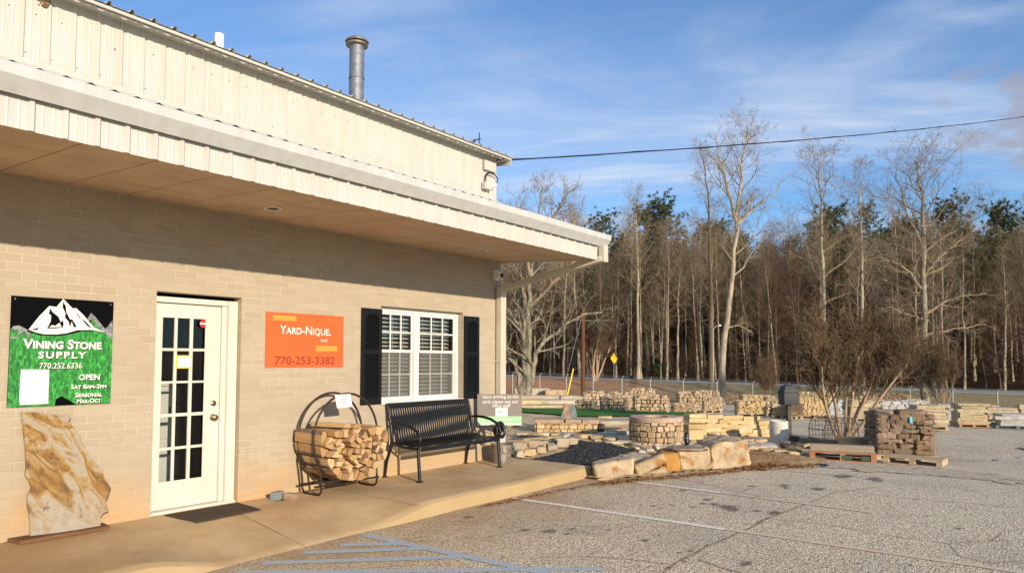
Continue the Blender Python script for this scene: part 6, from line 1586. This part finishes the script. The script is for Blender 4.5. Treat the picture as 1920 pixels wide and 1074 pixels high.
protos = [bare_tree(10 + i, H, r, fi, n, pl, an, mats=mt_, label=LB, group='bare trees in the woods', cf=cf) for i, (H, r, fi, n, pl, an, mt_, cf) in enumerate((
    (23, .22, .30, 24, .25, 58, ('bark_pale', 'twig_pale'), WIDE), (25, .26, .45, 22, .20, 44, ('bark_pale', 'twig_pale'), None), (21, .19, .25, 26, .27, 62, ('bark_brown', 'twig'), WIDE),
    (24, .20, .55, 20, .19, 45, ('bark_pale', 'twig_pale'), None), (20, .17, .25, 26, .27, 60, ('bark_brown', 'twig_red'), WIDE), (22, .20, .34, 24, .26, 50, ('bark_pale', 'twig'), WIDE), (18, .12, .20, 26, .22, 60, ('bark_pale', 'twig_pale'), WIDE), (24, .21, .38, 22, .28, 52, ('bark_pale', 'twig_pale'), WIDE)))]
def pine(seed, H, r0, label, group):
    rg = random.Random(seed); root = thing('pine_tree', label, 'tree', group=group); path = [Vector((rg.gauss(0, .1) * i, rg.gauss(0, .1) * i, H * i / 8 - (.3 if i == 0 else 0))) for i in range(9)]
    tb = MB(); rad = trunk(tb, path, r0, r0 * .2); nb = MB()
    for c in range(64):
        t = .42 + .57 * (c / 64) ** .85; f = t * 8; i = min(7, int(f)); q = path[i].lerp(path[i + 1], f - i); az = c * 2.4 + rg.uniform(-.4, .4)
        rel = (t - .42) / .58; L = H * .17 * math.sqrt(max(.05, 1 - (rel * 1.05 - .25) ** 2)) * rg.uniform(.65, 1.15); e = lerp(.05, .9, rel)
        d = Vector((math.cos(az) * math.cos(e), math.sin(az) * math.cos(e), math.sin(e))); end = q + d * L
        tb.tube([q, q.lerp(end, .5) + Vector((0, 0, .1)), end], [.05, .035, .015], 4, cap=False)
        for s in range(9):
            cc = q.lerp(end, rg.uniform(.35, 1.05)) + Vector((rg.gauss(0, .35), rg.gauss(0, .35), rg.gauss(0, .28))); nb.tint = rg.uniform(.02, 1)
            for w in range(13):
                v = Vector((rg.gauss(0, 1), rg.gauss(0, 1), rg.gauss(.35, .8))).normalized() * rg.uniform(.3, .55); u = v.cross(Vector((rg.gauss(0, 1), rg.gauss(0, 1), rg.gauss(0, 1)))).normalized() * .06
                nb.add([cc - u, cc + u, cc + v], [(0, 1, 2)])
    tb.build('trunk', m['bark_brown'], root, smooth=60); nb.build('crown', m['needle'], root); return root
LP_ = 'dark green pine rising among the bare woods'
pines = [pine(40 + i, H, .26, LP_, 'pines in the woods') for i, H in enumerate((19, 21, 17))]
LS = 'slender reddish brown sapling at the edge of the woods'
CS = dict(seg=[5, 4, 3], jit=[.09, .12, .15], up=[.16, .10, .06], rend=[.3, .4, .6], side=[4, 3, 3], nch=[8, 7], t0=[.2, .1], ang=[34, 38], len=[.5, .5], fall=[.5, .4], rr=[.6, .7], rmin=.009)
sap = [bare_tree(60 + i, H, .085, .12, 18, .34, 34, mats=('bark_brown', 'twig_red'), cf=CS, name='sapling', label=LS, group='saplings along the woods', wander=.5) for i, H in enumerate((7.5, 9.5, 6, 11))]
# scatter the woods
rg = random.Random(2024); used = {id(o): False for o in protos + pines + sap}
def put(o, u, L, sc, rz):
    p = fromDL(u - .47 * L, L); loc = (p.x, p.y, G(p.x, p.y))
    if not used[id(o)]: used[id(o)] = True; o.location = loc; o.rotation_euler = (0, 0, rz); o.scale = (sc,) * 3
    else: o = dup(o, loc, rz, sc)
    o.rotation_euler = (rg.gauss(0, .035), rg.gauss(0, .035), rz)
spots = []
def free(u, L, dmin): return all((u - a) ** 2 + (L - c) ** 2 > dmin * dmin for a, c in spots)
def vis(u, L): D = u - .47 * L; return D > 40 and -.26 < L / D < .86
for (ua, ub, n, dmin, kinds) in ((98, 108, 100, 1.9, 'b'), (108, 124, 112, 2.2, 'b'), (124, 150, 84, 2.8, 'b'), (108, 124, 24, 4.5, 'p'), (126, 165, 98, 2.8, 'p'), (98, 107, 26, 1.6, 's'), (107, 122, 26, 1.5, 's')):
    made = tries = 0
    while made < n and tries < 6000:
        tries += 1; u = rg.uniform(ua, ub); L = rg.uniform(-24, 92)
        if not vis(u, L) or not free(u, L, dmin): continue
        spots.append((u, L)); made += 1
        if kinds == 'b': put(rg.choice(protos), u, L, (rg.uniform(.62, .84) if rg.random() < .8 else rg.uniform(.84, 1.02)) * (1 if u < 108 else .92), rg.uniform(0, 6.3))
        elif kinds == 'p': put(rg.choice(pines), u, L, rg.uniform(.72, 1.0), rg.uniform(0, 6.3))
        else: put(rg.choice(sap), u, L, rg.uniform(.7, 1.25), rg.uniform(0, 6.3))
for px, yt in ((1132, 412), (1248, 383), (1345, 430), (1562, 398), (1792, 384), (1880, 396), (1215, 400), (1700, 430)):
    d_ = ray(px, 600); D = 112 / (1 + .47 * (px - CX) / F); L = D * (px - CX) / F; p = fromDL(D, L); zt = 1.6 + (680 - yt) / F * D
    dup(pines[px % 3], (p.x, p.y, G(p.x, p.y)), px, (zt - G(p.x, p.y)) / (19, 21, 17)[px % 3])
# undergrowth: thin stems, twigs and hanging dead leaves no one could count
b = MB()
for i in range(2700):
    u = 96 + rg.random() ** 1.5 * 44; L = rg.uniform(-24, 95)
    if not vis(u, L): continue
    p = fromDL(u - .47 * L, L); p.z = G(p.x, p.y); H = rg.uniform(1.2, 6.5); d = Vector((rg.gauss(0, .16), rg.gauss(0, .16), 1)).normalized(); b.tint = rg.uniform(.02, 1)
    b.tube([p, p + d * H * .5, p + d * H + Vector((rg.gauss(0, .3), rg.gauss(0, .3), 0))], [.028, .018, .008], 3, cap=False)
    for k_ in range(7):
        t_ = rg.uniform(.25, 1); q = p + d * H * t_; e = Vector((rg.gauss(0, 1), rg.gauss(0, 1), rg.gauss(.8, .5))).normalized() * rg.uniform(.4, 1.3); b.tube([q, q + e], [.011, .006], 3, cap=False)
        for w in range(2): c = q + e * rg.uniform(.5, 1); s = rg.uniform(.05, .12); v = Vector((rg.gauss(0, 1), rg.gauss(0, 1), rg.gauss(0, 1))).normalized() * s; x_ = v.cross(Vector((rg.random(), rg.random(), 1))).normalized() * s * .6; b.add([c - v, c + x_, c + v, c - x_], [(0, 1, 2, 3)])
b.tint = 0; tag(b.build('undergrowth', m['brush']), 'tangle of brown undergrowth filling the floor of the woods', 'undergrowth', kind='stuff')
g = groundpt(1238, 92); ev = thing('evergreen_bush', 'small dark evergreen bush at the edge of the woods', 'bush', g); b = MB()
for i in range(1500):
    v = Vector((rg.gauss(0, 1), rg.gauss(0, 1), rg.gauss(0, 1))).normalized(); c = Vector((g.x, g.y, g.z + 1.25)) + Vector((v.x * 1.15, v.y * 1.15, v.z * 1.3)) * rg.uniform(.55, 1.05) * (1 + .2 * noise.noise(v * 2)); s = .11; b.tint = rg.uniform(.02, 1)
    e = Vector((rg.gauss(0, 1), rg.gauss(0, 1), rg.gauss(0, 1))).normalized() * s; x_ = e.cross(v).normalized() * s * .7; b.add([c - e, c + x_, c + e, c - x_], [(0, 1, 2, 3)])
b.build('foliage', m['leaf_green'], ev); b = MB(); b.tube([g, g + Vector((0, 0, 1.3))], .05, 6); b.build('stem', m['bark_brown'], ev)

# nearer single trees
def hero(px, D, H_top, r0, name, label, first, nprim, plen, pang, mats, seed, way=(), cf=WIDE, cat='tree', base=None):
    g = groundpt(px, D) if base is None else base; k = len(way)
    pts = [Vector((0, 0, -.3))] + [ypx(x, y, D) - g for x, y in way]
    full = []
    for i in range(len(pts) - 1):
        for s in range(3): full.append(pts[i].lerp(pts[i + 1], s / 3))
    full.append(pts[-1]); rr = random.Random(seed)
    full = [q + Vector((rr.gauss(0, .05), rr.gauss(0, .05), 0)) if 0 < i < len(full) - 1 else q for i, q in enumerate(full)]
    o = bare_tree(seed, full[-1].z, r0, first, nprim, plen, pang, mats, cf=cf, name=name, label=label, cat=cat, path=full); o.location = g
    return o
def limb(root, mat, px_pts, D, r0, r1, seed, cf=None, name='limb', dz=0.0, nch=9):
    """a heavy limb drawn along its own path, with its own branches"""
    g = Vector(root.location); pts = [ypx(x, y, D + dz * i) - g for i, (x, y) in enumerate(px_pts)]; rr = random.Random(seed); c_ = dict(BR, **(cf or {}))
    full = []
    for i in range(len(pts) - 1):
        for s in range(3): full.append(pts[i].lerp(pts[i + 1], s / 3) + (Vector((rr.gauss(0, .05), rr.gauss(0, .05), rr.gauss(0, .05))) if i or s else Vector()))
    full.append(pts[-1]); b = MB(); n = len(full) - 1; rad = [lerp(r0, r1, i / n) for i in range(n + 1)]; b.tube(full, rad, 7, cap=False)
    L = sum((full[i + 1] - full[i]).length for i in range(n))
    for c in range(nch):
        t = .2 + .8 * (c + rr.random()) / nch; f = t * n; i = min(n - 1, int(f)); q = full[i].lerp(full[i + 1], f - i); dd = (full[i + 1] - full[i]).normalized(); az = c * 2.4; a = R(rr.uniform(30, 60)); s = dd.cross(Vector((.1, .2, 1))).normalized(); u = s.cross(dd)
        grow(b, q, dd * math.cos(a) + (s * math.cos(az) + u * math.sin(az)) * math.sin(a), L * .38 * (1.2 - .6 * t) * rr.uniform(.7, 1.2), max(.012, rad[i] * .55), 1, c_, rr)
    o = b.build(name, m[mat], None); o.data.transform(Matrix.Identity(4)); o.parent = root; return o
PB = ('bark_pale', 'twig_pale')
t1 = hero(1352, 58, 0, .32, 'bare_tree', 'tall forked bare tree with pale trunk, highest in the view', .40, 26, .16, 52, PB, 301, [(1356, 690), (1364, 600), (1374, 500), (1382, 410), (1390, 330), (1396, 280), (1402, 238)])
limb(t1, 'bark_pale', [(1381, 415), (1368, 370), (1356, 320), (1346, 285), (1342, 250)], 58, .17, .03, 1, nch=10)
limb(t1, 'bark_pale', [(1382, 420), (1400, 402), (1430, 378), (1462, 352)], 58, .14, .03, 2, nch=10)
limb(t1, 'bark_pale', [(1372, 520), (1395, 500), (1410, 470), (1425, 460)], 58, .08, .02, 3, nch=7)
limb(t1, 'bark_pale', [(1360, 615), (1385, 610), (1410, 622)], 58, .06, .02, 4, nch=6)
t2 = hero(1331, 66, 0, .24, 'bare_tree', 'straight grey trunked bare tree just left of the tallest one', .5, 20, .11, 48, ('bark_brown', 'twig_pale'), 302, [(1333, 640), (1333, 540), (1330, 440), (1328, 380), (1322, 320), (1313, 278)])
t3 = hero(1734, 52, 0, .32, 'bare_tree', 'thick spotted bare tree at right with wide crooked limbs', .34, 28, .24, 55, ('bark_lichen', 'twig_pale'), 303, [(1734, 690), (1733, 600), (1731, 510), (1731, 430), (1728, 370), (1722, 330), (1716, 300)])
for i, pth in enumerate(([(1733, 600), (1722, 598), (1700, 590), (1680, 580), (1665, 575)], [(1732, 525), (1745, 500), (1765, 480), (1790, 462), (1815, 440)], [(1731, 470), (1715, 430), (1700, 400), (1690, 360), (1680, 320)], [(1733, 590), (1760, 572), (1800, 555), (1850, 550)], [(1733, 630), (1760, 622), (1800, 615), (1850, 608)], [(1732, 545), (1712, 520), (1695, 500), (1670, 490), (1645, 478)])):
    limb(t3, 'twig_pale', pth, 52, .12, .025, 20 + i, nch=11)
t4 = hero(988, 43, 0, .28, 'multi_stemmed_tree', 'gnarled many stemmed lichen tree beside the store corner', .35, 18, .2, 50, ('bark_lichen', 'twig_pale'), 304, [(991, 700), (992, 640), (990, 580), (996, 520), (1004, 460), (1010, 400), (1018, 350)])
for i, pth in enumerate(([(978, 738), (974, 705), (966, 680), (958, 672)], [(985, 736), (984, 690), (982, 640), (985, 560), (975, 500)], [(990, 735), (998, 700), (1005, 665), (1020, 640), (1055, 610), (1095, 590), (1130, 585)], [(992, 640), (975, 620), (962, 590), (948, 570)],
        [(990, 580), (1010, 560), (1040, 530), (1065, 500), (1085, 480)], [(996, 520), (985, 470), (975, 420), (968, 370)], [(1004, 460), (1030, 420), (1050, 390), (1068, 350)], [(1000, 480), (1035, 450), (1070, 425), (1090, 400)])):
    limb(t4, 'bark_lichen' if i < 4 else 'twig_pale', pth, 43, (.22, .22, .20, .12, .14, .13, .13, .1)[i], .03, 40 + i, nch=(2, 8, 11, 8, 12, 12, 12, 10)[i])
hero(1546, 60, 0, .26, 'bare_tree', 'bare tree behind the myrtle, its trunk dark at the foot', .3, 26, .20, 52, PB, 305, [(1545, 660), (1543, 560), (1542, 460), (1540, 380), (1536, 330), (1533, 296)])
hero(1618, 63, 0, .22, 'bare_tree', 'slim bare tree with feathery crown right of the myrtle', .32, 24, .17, 42, PB, 306, [(1617, 640), (1616, 540), (1615, 450), (1613, 380), (1611, 325)])
hero(1196, 88, 0, .26, 'bare_tree', 'bare tree above the yellow road sign with a domed crown', .4, 24, .2, 45, PB, 307, [(1197, 640), (1196, 560), (1195, 480), (1194, 420), (1190, 375)])
CM = dict(seg=[6, 5, 4, 3], jit=[.10, .13, .16, .2], up=[.09, .06, .04, .03], rend=[.4, .45, .5, .6], side=[5, 4, 3, 3], nch=[7, 6, 5], t0=[.25, .2, .15], ang=[32, 36, 40], len=[.62, .6, .55], fall=[.5, .45, .4], rr=[.6, .62, .7], rmin=.0042)
def myrtle(base, sc, seed, label, stems):
    rg = random.Random(seed); root = thing('myrtle_tree', label, 'tree'); cb_ = MB()
    for (ax, ay, L, r) in stems:
        d = Vector((ax, ay, 1)).normalized(); P = Vector((ax * .15, ay * .15, -.05)); pts = [P]
        for i in range(6):
            d = (d + Vector((rg.gauss(0, .07), rg.gauss(0, .07), .03))).normalized(); P = P + d * L / 6; pts.append(P)
        s = MB(); s.tube(pts, [lerp(r, r * .4, i / 6) for i in range(7)], 8); s.build('trunk', m['bark_myrtle'], root, smooth=60)
        for c in range(7):
            f = 2.4 + 3.6 * (c + rg.random()) / 7; i = min(5, int(f)); q = pts[i].lerp(pts[i + 1], f - i); az = c * 2.4 + rg.random(); e = .5
            dd = (d + Vector((math.cos(az), math.sin(az), .12)) * e * rg.uniform(.7, 1.4)).normalized(); grow(cb_, q, dd, L * .52 * rg.uniform(.75, 1.2), r * .38, 0, CM, rg)
    cb_.build('crown', m['myrtle_twig'], root); root.location = base; root.scale = (sc,) * 3; root.rotation_euler = (0, 0, FACE); return root
my = myrtle(onG(1580, 826), 1.05, 5, 'leafless many stemmed crape myrtle with reddish twigs in the yard', ((-.42, .05, 2.0, .045), (-.12, -.1, 1.9, .05), (.05, .12, 2.1, .05), (.30, -.05, 2.1, .045), (.85, .05, 2.3, .05), (-.2, .3, 1.8, .04), (.35, .35, 1.9, .04), (.55, -.12, 2.1, .04), (.6, .3, 2.0, .035)))
b2 = dup(my, groundpt(1766, 50), FACE + 2, (.95, .95, 1.75), 'vase shaped brown myrtle right of the thick spotted tree'); b3 = dup(my, groundpt(1437, 54), FACE + 4, (.8, .8, 1.3), 'brown myrtle by the fence left of the hooded post')
dup(my, groundpt(1115, 78), FACE + 1, 2.6, 'reddish brown spreading tree beyond the fence near the pole')
# far-off wood: a mass of stems and limbs on the rising ground behind the trees one can tell apart
b = MB(); rg = random.Random(99)
for i in range(2100):
    u = rg.uniform(128, 185); L = rg.uniform(-40, 120)
    if not vis(u, L): continue
    p = fromDL(u - .47 * L, L); p.z = G(p.x, p.y); H = rg.uniform(6, 15); b.tint = rg.uniform(.02, 1)
    d = Vector((rg.gauss(0, .05), rg.gauss(0, .05), 1)); b.tube([p, p + d * H * .6, p + d * H], [.11, .07, .02], 4, cap=False)
    for k_ in range(13):
        t_ = rg.uniform(.2, 1); q = p + d * H * t_; e = Vector((rg.gauss(0, 1), rg.gauss(0, 1), rg.uniform(.3, 1.6))).normalized() * H * rg.uniform(.12, .3); b.tube([q, q + e * .5 + Vector((0, 0, -.1)), q + e], [.035, .025, .012], 3, cap=False)
        for w in range(4): c = q + e * rg.uniform(.3, 1); f_ = (e.normalized() + Vector((rg.gauss(0, .6), rg.gauss(0, .6), rg.gauss(0, .6)))).normalized() * H * .1; b.tube([c, c + f_], [.016, .008], 3, cap=False)
b.tint = 0; tag(b.build('distant_woodland', m['brush_far']), 'dense dark woods far back on the rising ground', 'woods', kind='stuff')
